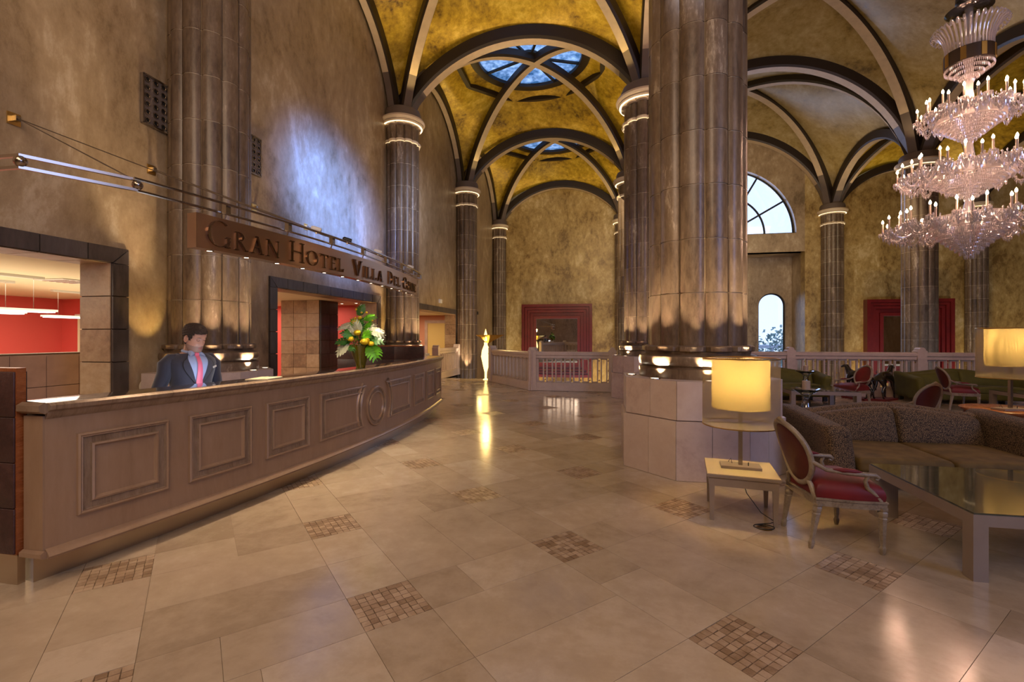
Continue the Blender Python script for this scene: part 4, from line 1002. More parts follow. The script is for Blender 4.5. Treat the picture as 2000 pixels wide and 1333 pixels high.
# perforated wall grilles
def grille(y0, y1, z0, z1, label):
    t = thing('perforated_grille', label, 'grille', (XW, y0, z0)); W_, H_ = y1-y0, z1-z0
    b = MB(); b.box(.0, .035, .01, W_-.01, .01, H_-.01, 'rib_grey'); b.obj('plate', t)
    b = MB()
    for q in ((.0, W_, -.01, .012), (.0, W_, H_-.012, H_+.01), (-.01, .012, 0, H_), (W_-.012, W_+.01, 0, H_)): b.box(0, .05, q[0], q[1], q[2], q[3], 'steel')
    b.obj('frame', t)
    for i in range(3):
        for k in range(6):
            yy = W_*(i+.5)/3; zz = H_*(k+.5)/6
            b = MB(); b.lathe([(.026, 0), (.038, .0), (.036, .012), (.026, .012)], 16, 'steel', M=T(.036, yy, zz) @ Matrix.Rotation(PI/2, 4, 'Y'), cap0=False, cap1=False)
            b.lathe([(0, .001), (.027, .001)], 16, 'black_plastic', M=T(.036, yy, zz) @ Matrix.Rotation(PI/2, 4, 'Y'), cap0=False, cap1=False); b.obj('port', t, 40)
grille(4.99, 5.33, 4.24, 4.87, 'tall bronze perforated grille on the wall left of the near engaged column')
grille(6.76, 7.09, 4.24, 4.87, 'second bronze perforated grille, half hidden right of the near engaged column')
for (y, z, l) in ((13.9, 3.05, 'small dark sensor box high on the wall left of the dark slender column'), (21.2, 2.6, 'small dark sensor on the wall above the torch')):
    b = MB(); b.box(0, .08, -.06, .06, -.07, .07, 'black_plastic'); o = b.obj('wall_sensor'); o.location = (XW, y, z); tag(o, l, 'sensor')
b = MB(); b.box(0, .05, -.12, .12, -.07, .07, 'white_plastic'); o = b.obj('exit_light'); o.location = (XW, 16.2, 2.78); tag(o, 'small white emergency light box above the salmon passage', 'light fixture')
b = MB(); b.tube([(0.02, .085*math.cos(2*PI*i/24), .085*math.sin(2*PI*i/24)) for i in range(24)], .012, 6, 'joint_cream', closed=True); b.lathe([(0, 0), (.05, 0)], 16, 'joint_cream', M=T(.012, 0, 0) @ Matrix.Rotation(PI/2, 4, 'Y'), cap0=False, cap1=False)
o = b.obj('wall_roundel', None, 40); o.location = (XW, 5.05, .86); tag(o, 'small cream ring ornament low on the wall beside the receptionist', 'ornament')

# ------------------------------------------------------------------ vase with flowers on the desk
VX, VY, VZ = -3.09, 5.62, 1.101
t = thing('vase', 'flared olive glass vase standing on the dark desk top', 'vase', (VX, VY, VZ))
b = MB(); b.lathe([(.0, .0), (.055, 0), (.058, .012), (.066, .06), (.105, .16), (.135, .25), (.150, .29), (.146, .29), (.13, .245), (.098, .155), (.058, .06), (.045, .03), (0, .025)], 36, 'vase_glass', cap0=False, cap1=False); b.obj('bowl', t, 60)
b = MB(); rg = random.Random(5)
for i in range(16):
    a = rg.uniform(0, 6.28); r0 = rg.uniform(0, .035); b.tube([(r0*math.cos(a), r0*math.sin(a), .035), (r0*2.6*math.cos(a+.6), r0*2.6*math.sin(a+.6), .28)], .006, 5, 'stem')
b.obj('stems_inside', t)
F_ = thing('flower_arrangement', 'green and yellow flower arrangement with split leaves in the olive vase', 'flowers', (VX, VY, VZ+.28))
RGT = Vector((math.cos(YAW), math.sin(YAW), 0)); 
def leafmesh(name, p, d, upv, ln, wd, mat, lobes=5):
    """split leaf: midrib with separate rounded fingers"""
    d = Vector(d).normalized(); n = Vector(upv).normalized(); s = d.cross(n).normalized(); n = s.cross(d); p = Vector(p); b = MB()
    for sd in (-1, 1):
        for k in range(lobes):
            t0 = .06+.80*k/lobes; t1 = t0+.80/lobes*.86; wk = wd*math.sin(PI*min(.97, (.22+.66*(k+.5)/lobes)))
            def q(t, ww, lift): return p+d*(t*ln)+s*(sd*ww)+n*(lift-.35*ln*t*t)
            tip = .16
            V = [q(t0, 0, 0), q(t1, 0, 0), q(t1+tip*.6, wk*.6, .015), q(t1+tip, wk, -.01), q((t0+t1)/2+tip, wk*1.05, -.012), q(t0+tip*.8, wk*.92, -.008), q(t0+tip*.35, wk*.55, .012)]
            V2 = [v-n*.0015 for v in V]; m = len(V); f = tuple(range(m)) if sd < 0 else tuple(range(m-1, -1, -1)); g = tuple(x+m for x in f[::-1])
            b.add(V+V2, [f, g], mat)
    q0 = p+d*ln-n*(.35*ln); b.tube([p, p+d*(.5*ln)-n*(.09*ln), q0], .003, 5, mat); return b.obj(name, F_, 50)
R_, U_, B_ = RGT, Vector((0, 0, 1)), Vector((-RGT.y, RGT.x, 0))   # right, up, away from the hall's middle
def P3(r, u, f=0): return R_*r+U_*u-B_*f
L = leafmesh
L('leaf', P3(.13, .03, .06), P3(.45, -.55, .3), P3(.5, .4, .8), .24, .11, 'leaf_bright', 6)
L('leaf', P3(-.12, .03, .05), P3(-.75, -.35, .3), P3(-.2, .7, .7), .22, .10, 'leaf_white', 5)
L('leaf', P3(-.10, .06, .03), P3(-.9, .25, .3), P3(0, .8, .6), .20, .09, 'leaf', 5)
L('leaf', P3(.08, .22, .05), P3(.9, -.08, .2), P3(0, .7, .7), .26, .075, 'leaf_white', 6)
L('leaf', P3(-.04, .28, .04), P3(-.9, .02, .2), P3(0, .7, .7), .24, .06, 'leaf_white', 6)
L('leaf', P3(-.02, .38, .0), P3(.15, .95, .1), P3(-.1, -.2, 1), .17, .06, 'leaf', 6)
L('leaf', P3(.04, .34, .02), P3(.75, .35, .2), P3(-.2, .4, .9), .17, .055, 'leaf_bright', 6)
L('leaf', P3(.12, .08, .02), P3(.9, .1, .3), P3(0, .7, .7), .20, .08, 'leaf', 5)
L('leaf', P3(-.05, .12, .08), P3(-.5, .4, .7), P3(.3, .5, .8), .16, .07, 'leaf', 5)
L('leaf', P3(.02, .16, .08), P3(-.2, .7, .6), P3(0, .1, 1), .18, .06, 'leaf_white', 6)
L('leaf', P3(.05, .10, .08), P3(.5, .6, .5), P3(-.3, .2, 1), .16, .06, 'leaf_bright', 6)
L('leaf', P3(-.08, .02, .09), P3(.2, -.5, .7), P3(.2, .6, .8), .12, .05, 'leaf', 4)
L('leaf', P3(.0, .2, -.06), P3(.2, .5, -.8), P3(0, .8, .2), .2, .08, 'leaf', 5)
L('leaf', P3(-.1, .1, -.06), P3(-.5, .2, -.8), P3(0, .8, .2), .2, .08, 'leaf_bright', 5)
rg = random.Random(21)
for i in range(18):
    a = PI*(.08+.84*((i*.618) % 1)); rr_ = rg.uniform(.05, .14); f_ = rg.uniform(-.02, .10)
    L('leaf', P3(rr_*math.cos(a)*.8, .06+rr_*math.sin(a)*1.3, f_), P3(math.cos(a), .25+.8*math.sin(a), .5), P3(rg.uniform(-.4, .4), .5, .9), rg.uniform(.12, .18), rg.uniform(.035, .055), ('leaf', 'leaf_bright', 'leaf_white', 'leaf_bright')[i % 4], 5)
for (r, u, f, s) in ((-.04, .30, .09, .048), (.0, .17, .13, .045), (.10, .055, .16, .052), (-.085, .09, .13, .042), (.175, .03, .13, .040), (.01, .36, .06, .030), (.13, .075, .15, .034)):
    b = MB(); p = P3(r, u, f); b.lathe([(s*math.sin(PI*i/8)*(1.0), -s*.8*math.cos(PI*i/8)) for i in range(9)], 12, 'flower_yellow', p, cap0=False, cap1=False, rad=lambda a: 1+.12*math.sin(a*7)); b.tube([p, P3(r*.3, .0, f*.3)], .004, 5, 'stem'); b.obj('flower', F_, 60)
for (r, u) in ((-.05, .47), (.02, .43), (.085, .43), (.16, .33), (-.06, .36)):
    p = P3(r, u, .03); b = MB(); b.tube([P3(r*.2, .1, .02), P3(r*.7, u*.6, .03), p], .0022, 5, 'stem'); b.lathe([(.014*math.sin(PI*i/6), -.014*math.cos(PI*i/6)) for i in range(7)], 10, 'flower_yellow', p, cap0=False, cap1=False); b.obj('ball_flower', F_, 60)
b = MB(); rg = random.Random(9)
for i in range(900):
    r_ = rg.gauss(0, .085); f = rg.gauss(.0, .06); u_ = abs(rg.gauss(.0, .16)); 
    if abs(r_) > .20-.3*u_: r_ *= .4
    p = P3(r_, u_-.02, f); q = Vector((rg.uniform(-1, 1), rg.uniform(-1, 1), rg.uniform(-.5, 1))).normalized()*rg.uniform(.025, .055); s = q.cross(Vector((rg.random(), rg.random(), rg.random()))).normalized()*.006
    b.add([p, p+q*.5+s, p+q, p+q*.5-s], [(0, 1, 2, 3)], rg.choice(('leaf', 'leaf_bright', 'leaf_bright', 'leaf_white')))
b.obj('foliage_filler', F_, kind='stuff')

# small things behind the desk
def screen_obj(y, rz, label):
    t = thing('monitor', label, 'monitor', (-3.44, y, .78), rz); b = MB(); b.box(-.2, .2, -.012, .012, .06, .27, 'black_plastic'); b.obj('housing', t)
    b = MB(); b.box(-.19, .19, .0125, .0135, .07, .26, 'screen_blue'); b.obj('display', t)
    b = MB(); b.box(-.08, .08, -.06, .06, 0, .01, 'black_plastic'); b.box(-.015, .015, -.02, .0, 0, .1, 'black_plastic'); b.obj('stand', t)
screen_obj(3.25, PI*.62, 'low computer monitor on the inner desk in front of the receptionist')
b = MB(); b.box(-.09, .09, -.12, .12, 0, .20, 'rail_stone'); o = b.obj('desk_box'); o.location = (-3.50, 4.75, .782); tag(o, 'small pale box on the inner desk right of the receptionist', 'box')
b = MB(); b.box(-.10, .10, -.15, .15, 0, .006, 'ceiling_white'); o = b.obj('paper_sheet'); o.location = (-3.17, 3.95, 1.1015); o.rotation_euler = (0, 0, .2); tag(o, 'thin pale sheet lying on the desk top beside the receptionist', 'paper')

# ------------------------------------------------------------------ table lamps
def table_lamp(loc, rz, label, power, hs=.93):
    t = thing('table_lamp', label, 'lamp', loc, rz, None); k = hs/.93
    b = MB(); b.box(-.155, .155, -.085, .085, 0, .022, 'table_grey'); b.obj('base', t)
    b = MB(); b.box(-.016, .016, -.016, .016, .02, .86*k, 'steel'); b.obj('pole', t)
    z0, z1 = .365*k, .93*k
    b = MB(); b.lathe([(.30, z0), (.30, z1)], 56, 'shade_sheer', cap0=False, cap1=False); o = b.obj('outer_shade', t, 60)
    b = MB()
    for z in (z0, z1): b.lathe([(.296, z-.004), (.304, z-.004), (.304, z+.004), (.296, z+.004), (.296, z-.004)], 56, 'brass', cap0=False, cap1=False)
    r_ = b.obj('shade_rim', o, 60)
    b = MB(); b.lathe([(.225, z0+.14), (.225, z1-.01)], 48, 'shade_inner', cap0=False, cap1=False); b.obj('inner_shade', t, 60)
    b = MB()
    for a in (0, PI/2): b.tube([(-.3*math.cos(a), -.3*math.sin(a), z1-.01), (.3*math.cos(a), .3*math.sin(a), z1-.01)], .004, 5, 'brass')
    b.obj('spider', t)
    for s in (-1, 1):
        b = MB(); b.lathe([(.028*math.sin(PI*i/8), -.035*math.cos(PI*i/8)) for i in range(9)], 12, 'bulb', (s*.07, 0, z1-.15), cap0=False, cap1=False); b.obj('bulb', t, 60)
        b = MB(); b.lathe([(.016, -.03), (.016, .06)], 10, 'brass', (s*.07, 0, z1-.24)); b.obj('lamp_holder', t)
    M = T(*loc, rz); p = M @ Vector((0, 0, z1-.15)); point(p, power, (1.0, .66, .22), .06, 'lamp_light')
    b = MB(); b.tube([(-.06, .03, .02), (-.07, .05, .06), (-.09, .04, .03)], .003, 5, 'black_plastic'); b.tube([(.06, -.02, .02), (.06, -.02, .05)], .004, 5, 'black_plastic'); b.obj('switch', t)
    return t
def side_table(loc, rz, label, s=.51, h=.385):
    t = thing('side_table', label, 'table', loc, rz); q = s/2+.01
    b = MB(); b.box(-q, q, -q, q, h-.03, h, 'table_top_cream'); b.box(-q-.004, q+.004, -q-.004, q+.004, h-.026, h-.004, 'table_grey'); b.obj('tabletop', t)
    b = MB(); a = s/2-.01
    for (x0, x1, y0, y1) in ((-a, a, -a-.008, -a+.012), (-a, a, a-.012, a+.008), (-a-.008, -a+.012, -a, a), (a-.012, a+.008, -a, a)): b.box(x0, x1, y0, y1, h-.10, h-.03, 'table_grey')
    b.obj('apron', t)
    for sx in (-1, 1):
        for sy in (-1, 1):
            b = MB(); cx_, cy_ = sx*(a-.014), sy*(a-.014)
            vs_ = [(cx_+i*w_, cy_+j*w_, z) for w_, z in ((.014, 0), (.023, h-.03)) for i, j in ((-1, -1), (1, -1), (1, 1), (-1, 1))]
            b.add(vs_, [(3, 2, 1, 0), (4, 5, 6, 7)]+[(i, (i+1) % 4, (i+1) % 4+4, i+4) for i in range(4)], 'table_grey'); b.obj('leg', t)
    return t
side_table((1.14, 4.29, 0), math.radians(-8.9), 'small pale square side table under the near lamp')
table_lamp((1.149, 4.307, .386), math.radians(-8.9), 'near table lamp with sheer double drum shade, beside the huge column', 34)
t = thing('power_cable', 'thin black lamp cable curling to a floor socket under the side table', 'cable', (1.15, 4.2, 0))
b = MB(); b.tube([(-.02, .06, .36), (.02, .0, .2), (.10, -.1, .08), (.20, -.12, .02), (.24, -.06, .012), (.16, -.13, .012), (.05, -.17, .012), (.07, -.20, .02), (.10, -.21, .035)], .0035, 6, 'black_plastic'); b.obj('cord', t, 60)
b = MB(); b.lathe([(0, .003), (.05, .003), (.058, .0)], 20, 'brass', (.09, -.21, 0), cap0=False, cap1=False); b.tube([(.09+.075*math.cos(i*PI/10), -.2+.05*math.sin(i*PI/10), .006) for i in range(20)], .0035, 5, 'black_plastic', closed=True); b.obj('floor_socket', t, 60)

# ------------------------------------------------------------------ oval-back armchairs
def armchair():
    t = thing('armchair', '', 'chair')
    fx, fy, bx_, by = .215, .275, -.195, .205; zr = .335
    legp = [(.0, .0), (.014, .0), (.019, .02), (.023, .045), (.017, .06), (.015, .065), (.019, .09), (.027, .25), (.030, .262), (.024, .270), (.031, .285), (.033, .305), (.026, .315), (.034, .325), (.034, .34)]
    for x in (-1, 1):
        for y in (-1, 1):
            px, py = (fx, y*fy) if x > 0 else (bx_, y*by)
            b = MB(); M = Matrix.Translation((px, py, 0)) @ (Matrix.Shear('XY', 4, (.0, 0)) if x > 0 else Matrix(((1, 0, .16, -.052), (0, 1, 0, 0), (0, 0, 1, 0), (0, 0, 0, 1))))
            b.lathe(legp, 12, 'chair_paint', M=M, cap0=False, rad=lambda a: 1+.05*math.cos(6*a)); b.obj('leg', t, 40)
    # seat rail with bowed front
    def outline(o=0):
        P = [(bx_-o, -by-o), (bx_-o, by+o)]; n = 10
        P += [(bx_+(fx-bx_)*i/n, (by+(fy-by)*(i/n)+.018*math.sin(PI*i/n))+o) for i in range(1, n)]
        P += [(fx+o+.045*math.cos(PI/2*s)*1.0, -s*(fy+o)*1.0) for s in [-1+2*i/12 for i in range(13)]]
        P += [(bx_+(fx-bx_)*i/n, -(by+(fy-by)*(i/n)+.018*math.sin(PI*i/n))-o) for i in range(n-1, 0, -1)]
        return P
    b = MB(); b.prism(outline(.02), zr-.01, zr+.05, 'chair_paint'); b.prism(outline(.026), zr+.036, zr+.046, 'chair_paint'); b.obj('seat_frame', t, 30)
    b = MB(); rings = []; base = outline(.012); n = len(base); cxm, cym = .02, 0
    for k, (sc, z) in enumerate(((1.0, .0), (1.02, .03), (1.0, .06), (.93, .088), (.8, .108), (.6, .122), (.35, .132), (.12, .135))):
        rings.append([(cxm+(x-cxm)*sc, y*sc, zr+.048+z*1.15) for x, y in base])
    V = [p for r in rings for p in r]; F = [(k*n+i, (k+1)*n+i, (k+1)*n+(i+1) % n, k*n+(i+1) % n) for k in range(len(rings)-1) for i in range(n)]
    F.append(tuple(range((len(rings)-1)*n, len(rings)*n))[::-1]); b.add(V, [f[::-1] for f in F], 'velvet'); b.obj('seat', t, 60)
    # raked oval back
    rake = math.radians(17); c = Vector((-.295, 0, .675)); A, B2 = .215, .245; ux = Vector((-math.sin(rake), 0, math.cos(rake))); un = Vector((math.cos(rake), 0, math.sin(rake)))
    def ov(a, k=1, d=0): y = A*k*math.cos(a); return c+ux*(B2*k*math.sin(a))+Vector((-.55*y*y*0+.0, y, 0))+un*(d+.9*y*y)
    b = MB(); b.tube([ov(2*PI*i/40) for i in range(40)], .022, 8, 'chair_paint', closed=True, flat=.85)
    b.tube([ov(2*PI*i/40, 1.0, .014) for i in range(40)], .011, 6, 'chair_paint', closed=True)
    for s in (-1, 1): b.tube([ov(-PI/2+s*.62), Vector((-.222, s*.165, .46)), Vector((bx_-.005, s*.19, .36))], [.017, .019, .021], 8, 'chair_paint')
    b.tube([ov(PI/2-.25, 1.04), ov(PI/2, 1.09), ov(PI/2+.25, 1.04)], [.012, .02, .012], 8, 'chair_paint'); b.obj('back_frame', t, 50)
    for nm, sg, mt in (('backrest', 1, 'velvet'), ('back_panel', -1, 'velvet_back')):
        b = MB(); N_ = 32; V = []
        for k, (sc, d) in enumerate(((.96, .0), (.90, .016), (.75, .028), (.45, .036), (.15, .040))):
            V += [ov(2*PI*i/N_, sc, sg*d*(1 if sg > 0 else .45)) for i in range(N_)]
        F = [(k*N_+i, k*N_+(i+1) % N_, (k+1)*N_+(i+1) % N_, (k+1)*N_+i) for k in range(4) for i in range(N_)]+[tuple(range(4*N_, 5*N_))]
        b.add(V, F if sg < 0 else [f[::-1] for f in F], mt); b.obj(nm, t, 60)
    for s in (-1, 1):
        b = MB(); st = ov(0 if s > 0 else PI, 1.0)+Vector((0, 0, -.03))
        pts = [st, Vector((-.16, s*.25, .60)), Vector((-.02, s*.272, .585)), Vector((.10, s*.278, .575)), Vector((.165, s*.28, .572)), Vector((.185, s*.28, .555)), Vector((.175, s*.28, .538)), Vector((.158, s*.28, .545))]
        b.tube(pts, [.015, .016, .018, .018, .017, .015, .012, .010], 8, 'chair_paint')
        b.tube([Vector((.115, s*.278, .57)), Vector((.095, s*.277, .53)), Vector((.11, s*.276, .48)), Vector((.165, s*.274, .43)), Vector((.20, s*.272, .39)), Vector((.205, s*.27, .35))], [.014, .014, .016, .018, .020, .022], 8, 'chair_paint')
        arm = b.obj('arm', t, 50)
        b = MB(); b.tube([Vector((-.12, s*.262, .607)), Vector((-.06, s*.27, .604)), Vector((.02, s*.274, .598)), Vector((.075, s*.276, .590))], [.008, .022, .022, .008], 10, 'velvet', flat=.8); b.obj('arm_pad', arm, 60)
    return t
ch0 = armchair(); ch0.scale = (.95, .95, .95); ch0.location = (1.655, 3.895, 0); ch0.rotation_euler = (0, 0, math.radians(6.4)); ch0['label'] = 'nearest red velvet oval-back armchair beside the glass coffee table'; ch0['group'] = 'red velvet oval-back armchairs'
copy_tree(ch0, 'red velvet armchair facing left, in front of the balustrade beside the dog sculptures', (5.26, 11.3, 0), math.radians(198))
copy_tree(ch0, 'red armchair seen from behind just over the back of the animal-print sofa', (4.22, 7.55, 0), math.radians(112))
copy_tree(ch0, 'red velvet armchair facing right, in front of the right-hand green sofa', (7.15, 11.2, 0), math.radians(-8))

# ------------------------------------------------------------------ sofas
def sofa(loc, w_, d, fab, seatfab, label, hs=.72, ha=.60, zs=.30, aw=.24, hump=.10, rz=0, bw=.22):
    """faces local -y; origin at the middle of the front edge on the floor"""
    t = thing('sofa', label, 'sofa', loc, rz); hx = w_/2
    b = MB(); b.soft(hx-.03, d/2-.03, (zs-.20)/2, .03, fab, c=(0, d/2, .10+(zs-.20)/2)); b.obj('base', t, 60)
    def backf(o):
        s = o[0]/hx; f = (o[2]+(hs-.10)/2)/(hs-.10)
        return (o[0], o[1]+.10*(f)**2-.16*max(0, abs(s)-.62)**1.5*1.2, o[2]+f*hump*(math.cos(PI*min(1, abs(s)*1.05))*.5-.25))
    b = MB(); b.soft(hx-.02, bw/2, (hs-.10)/2, .085, fab, c=(0, d-bw/2-.12, .10+(hs-.10)/2), fn=backf, nd=16, k=4); b.obj('back', t, 60)
    for s in (-1, 1):
        def armf(o, s=s):
            f = (o[2]+(ha-.08)/2)/(ha-.08); g = (o[1]+d/2)/d
            return (o[0]+s*.06*f*f, o[1], o[2]+f*g*(hs-ha-.02)*.9)
        b = MB(); b.soft(aw/2, d/2-.02, (ha-.08)/2, .075, fab, c=(s*(hx-aw/2), d/2, .08+(ha-.08)/2), fn=armf, nd=10, k=4); b.obj('arm', t, 60)
        sw = hx-aw
        b = MB(); b.soft(sw/2-.004, (d-bw-.14)/2, .07, .045, seatfab, c=(s*sw/2, .02+(d-bw-.14)/2, zs-.05), fn=lambda o: (o[0], o[1], o[2]+(.02 if o[2] > 0 else 0)*math.cos(o[0]*3)*math.cos(o[1]*2.4)), nd=10); b.obj('seat_cushion', t, 60)
        def cf(o, s=s):
            q = (s*sw/2+o[0])/hx; f = (o[2]+(hs-zs)/2)/(hs-zs)
            return (o[0], o[1]+.13*f-.05*math.cos(o[0]/sw*PI)*math.cos(f*PI-PI/2)-.10*max(0, abs(q)-.55)*1.0, o[2]+f*hump*(math.cos(PI*min(1, abs(q)*1.05))*.5-.25))
        b = MB(); b.soft(sw/2-.003, .09, (hs-zs)/2-.01, .06, fab, c=(s*sw/2, d-bw-.20, zs+(hs-zs)/2-.02), fn=cf, nd=12); b.obj('back_cushion', t, 60)
        for y in (.08, d-.12):
            b = MB(); b.box(s*(hx-.10)-.04, s*(hx-.10)+.04, y-.04, y+.04, 0, .12, 'black_plastic'); b.obj('leg', t)
    return t
sofa((3.25, 5.08, 0), 2.12, 1.36, 'leopard', 'seat_olive', 'low animal-print two-seat sofa with humped back behind the glass coffee table', hs=.70, ha=.62)
sofa((4.05, 12.0, 0), 2.2, .98, 'green_fabric', 'green_fabric', 'left olive green sofa in front of the balustrade, behind the near lamp', hs=.72, ha=.58, aw=.18, zs=.36)
sofa((8.05, 12.0, 0), 2.25, .98, 'green_fabric', 'green_fabric', 'right olive green sofa in front of the balustrade, behind the far lamp', hs=.72, ha=.58, aw=.18, zs=.36)

# ------------------------------------------------------------------ coffee tables
def coffee(x0, x1, y0, y1, h, label, lw=.08, gl='glass_top', wide=False):
    t = thing('coffee_table', label, 'table', (x0, y0, 0)); X, Y = x1-x0, y1-y0; f = .075
    b = MB()
    b.add([(0, 0, h), (X, 0, h), (X, Y, h), (0, Y, h), (f, f, h), (X-f, f, h), (X-f, Y-f, h), (f, Y-f, h)], [(0, 1, 5, 4), (1, 2, 6, 5), (2, 3, 7, 6), (3, 0, 4, 7)], 'table_grey')
    b.add([(0, 0, h-.07), (X, 0, h-.07), (X, Y, h-.07), (0, Y, h-.07), (0, 0, h), (X, 0, h), (X, Y, h), (0, Y, h)], [(0, 1, 5, 4), (1, 2, 6, 5), (2, 3, 7, 6), (3, 0, 4, 7)], 'table_grey')
    b.add([(f, f, h-.07), (X-f, f, h-.07), (X-f, Y-f, h-.07), (f, Y-f, h-.07), (f, f, h), (X-f, f, h), (X-f, Y-f, h), (f, Y-f, h)], [(4, 5, 1, 0), (5, 6, 2, 1), (6, 7, 3, 2), (7, 4, 0, 3)], 'table_grey')
    b.add([(0, 0, h-.07), (X, 0, h-.07), (X, Y, h-.07), (0, Y, h-.07), (f, f, h-.07), (X-f, f, h-.07), (X-f, Y-f, h-.07), (f, Y-f, h-.07)], [(4, 5, 1, 0), (5, 6, 2, 1), (6, 7, 3, 2), (7, 4, 0, 3)], 'table_grey')
    b.obj('frame', t)
    b = MB(); b.box(.006, X-.006, .006, Y-.006, h+.001, h+.011, gl); b.obj('glass_pane', t)
    for (a, c) in ((0, 0), (1, 0), (0, 1), (1, 1)):
        lx = .17 if (wide and c == 1) else lw
        b = MB(); b.box(a*(X-lx), a*(X-lx)+lx, c*(Y-.09), c*(Y-.09)+.09, 0, h-.07, 'table_grey'); b.obj('leg', t)
    return t
coffee(2.224, 3.74, 3.36, 4.51, .41, 'nearest square coffee table with dark glass top beside the red armchair', wide=True)
coffee(2.45, 3.75, 7.1, 8.3, .35, 'low glass-topped table just behind the animal-print sofa')
coffee(3.7, 4.95, 10.3, 11.5, .41, 'grey glass-topped table in front of the left green sofa')
coffee(7.75, 9.5, 10.2, 11.3, .41, 'grey glass-topped table in front of the right green sofa')
t = thing('round_table', 'round reddish wood table under the far lamp', 'table', (4.86, 6.8, 0))
b = MB(); b.lathe([(0, .585), (.40, .585), (.44, .595), (.44, .615), (.43, .622), (0, .622)], 56, 'red_wood', cap0=False, cap1=False); b.obj('tabletop', t, 40)
b = MB(); b.lathe([(.38, .48), (.40, .48), (.40, .585)], 48, 'red_wood', cap0=False, cap1=False); b.obj('apron', t, 40)
b = MB(); b.lathe([(.24, 0), (.24, .03), (.06, .06), (.05, .40), (.10, .52), (.10, .585)], 32, 'red_wood'); b.obj('pedestal', t, 40)
table_lamp((4.78, 6.65, .623), .2, 'far table lamp with sheer double drum shade on the round red table', 30, .98)

# candle holders of clear glass
def holder(loc, label, k=1.0):
    t = thing('candle_holder', label, 'candle holder', loc, 0, None)
    b = MB(); b.lathe([(.105*k, 0), (.10*k, .01), (.085*k, .05*k), (.06*k, .12*k), (.045*k, .19*k), (.05*k, .24*k), (.09*k, .285*k), (.17*k, .33*k), (.19*k, .345*k), (.188*k, .35*k), (.16*k, .342*k), (.085*k, .30*k), (.0, .295*k)], 40, 'clear_glass', cap0=True, cap1=False); b.obj('glass_stand', t, 60)
    t2 = thing('candle', label.replace('clear glass candle holder', 'thick pale candle in the glass holder'), 'candle', (loc[0], loc[1], loc[2]+.30*k))
    b = MB(); b.lathe([(0, 0), (.05*k, 0), (.05*k, .155*k), (.045*k, .16*k), (0, .155*k)], 20, 'candle_wax', cap0=False, cap1=False); b.obj('wax', t2, 40)
    b = MB(); b.tube([(0, 0, .155*k), (.002, 0, .172*k)], .0015, 5, 'black_plastic'); b.obj('wick', t2)
holder((2.96, 7.68, .361), 'clear glass candle holder right behind the animal-print sofa, nearer one', 1.05)
holder((4.25, 11.05, .421), 'clear glass candle holder on the farther grey table', 1.0)

# ------------------------------------------------------------------ dog sculptures
def skin_obj(name, verts, edges, rads, mat, parent, sub=2):
    me = bpy.data.meshes.new(name); me.from_pydata(verts, edges, []); o = bpy.data.objects.new(name, me); COL.objects.link(o)
    md = o.modifiers.new('skin', 'SKIN'); 
    for i, r in enumerate(rads): me.skin_vertices[0].data[i].radius = (r, r) if not hasattr(r, '__len__') else r
    me.skin_vertices[0].data[0].use_root = True
    s = o.modifiers.new('sub', 'SUBSURF'); s.levels = sub; s.render_levels = sub
    dg = bpy.context.evaluated_depsgraph_get(); m2 = bpy.data.meshes.new_from_object(o.evaluated_get(dg)); bpy.data.objects.remove(o)
    m2.materials.clear(); m2.materials.append(MAT[mat]); m2.polygons.foreach_set('use_smooth', [True]*len(m2.polygons))
    o = bpy.data.objects.new(name, m2); COL.objects.link(o); o.parent = parent; return o
def dog(loc, rz, label):
    t = thing('dog_sculpture', label, 'sculpture', loc, rz)
    b = MB(); b.box(-.30, .34, -.15, .15, 0, .045, 'red_plinth'); b.obj('plinth', t)
    v = [(-.24, 0, .56), (-.05, 0, .60), (.12, 0, .56), (.24, 0, .60), (.31, 0, .71), (.34, 0, .79), (.41, .0, .78), (.50, .0, .745),       # 0-7 spine, neck, head
         (-.27, .07, .48), (-.20, .085, .34), (-.32, .085, .21), (-.28, .085, .06), (-.23, .085, .055),
         (-.27, -.07, .48), (-.16, -.085, .34), (-.27, -.085, .21), (-.22, -.085, .06), (-.17, -.085, .055),
         (.22, .07, .47), (.20, .08, .30), (.25, .08, .18), (.24, .08, .06), (.28, .08, .055),
         (.22, -.07, .47), (.24, -.08, .30), (.30, -.08, .18), (.31, -.08, .06), (.35, -.08, .055),
         (-.32, 0, .50), (-.38, 0, .36), (-.37, 0, .25)]
    e = [(0, 1), (1, 2), (2, 3), (3, 4), (4, 5), (5, 6), (6, 7), (0, 8), (8, 9), (9, 10), (10, 11), (11, 12), (0, 13), (13, 14), (14, 15), (15, 16), (16, 17), (2, 18), (18, 19), (19, 20), (20, 21), (21, 22), (2, 23), (23, 24), (24, 25), (25, 26), (26, 27), (0, 28), (28, 29), (29, 30)]
    r = [(.085, .095), (.075, .085), (.105, .13), (.085, .10), (.055, .06), (.055, .055), (.042, .04), (.025, .022), .07, .045, .025, .018, .018, .07, .045, .025, .018, .018, .055, .032, .022, .018, .018, .055, .032, .022, .018, .018, .02, .013, .008]
    skin_obj('body', v, e, r, 'black_bronze', t)
    for s in (-1, 1): b = MB(); b.add([(.33, s*.03, .83), (.35, s*.055, .82), (.36, s*.065, .75), (.335, s*.06, .77)], [(0, 1, 2, 3), (3, 2, 1, 0)], 'black_bronze'); b.obj('ear', t, 60)
    return t
dog((6.50, 12.55, 0), math.radians(40), 'taller dark bronze dog sculpture right of the left-facing armchair')
dog((6.02, 12.65, 0), math.radians(110), 'dark bronze dog sculpture half hidden behind the left-facing armchair')

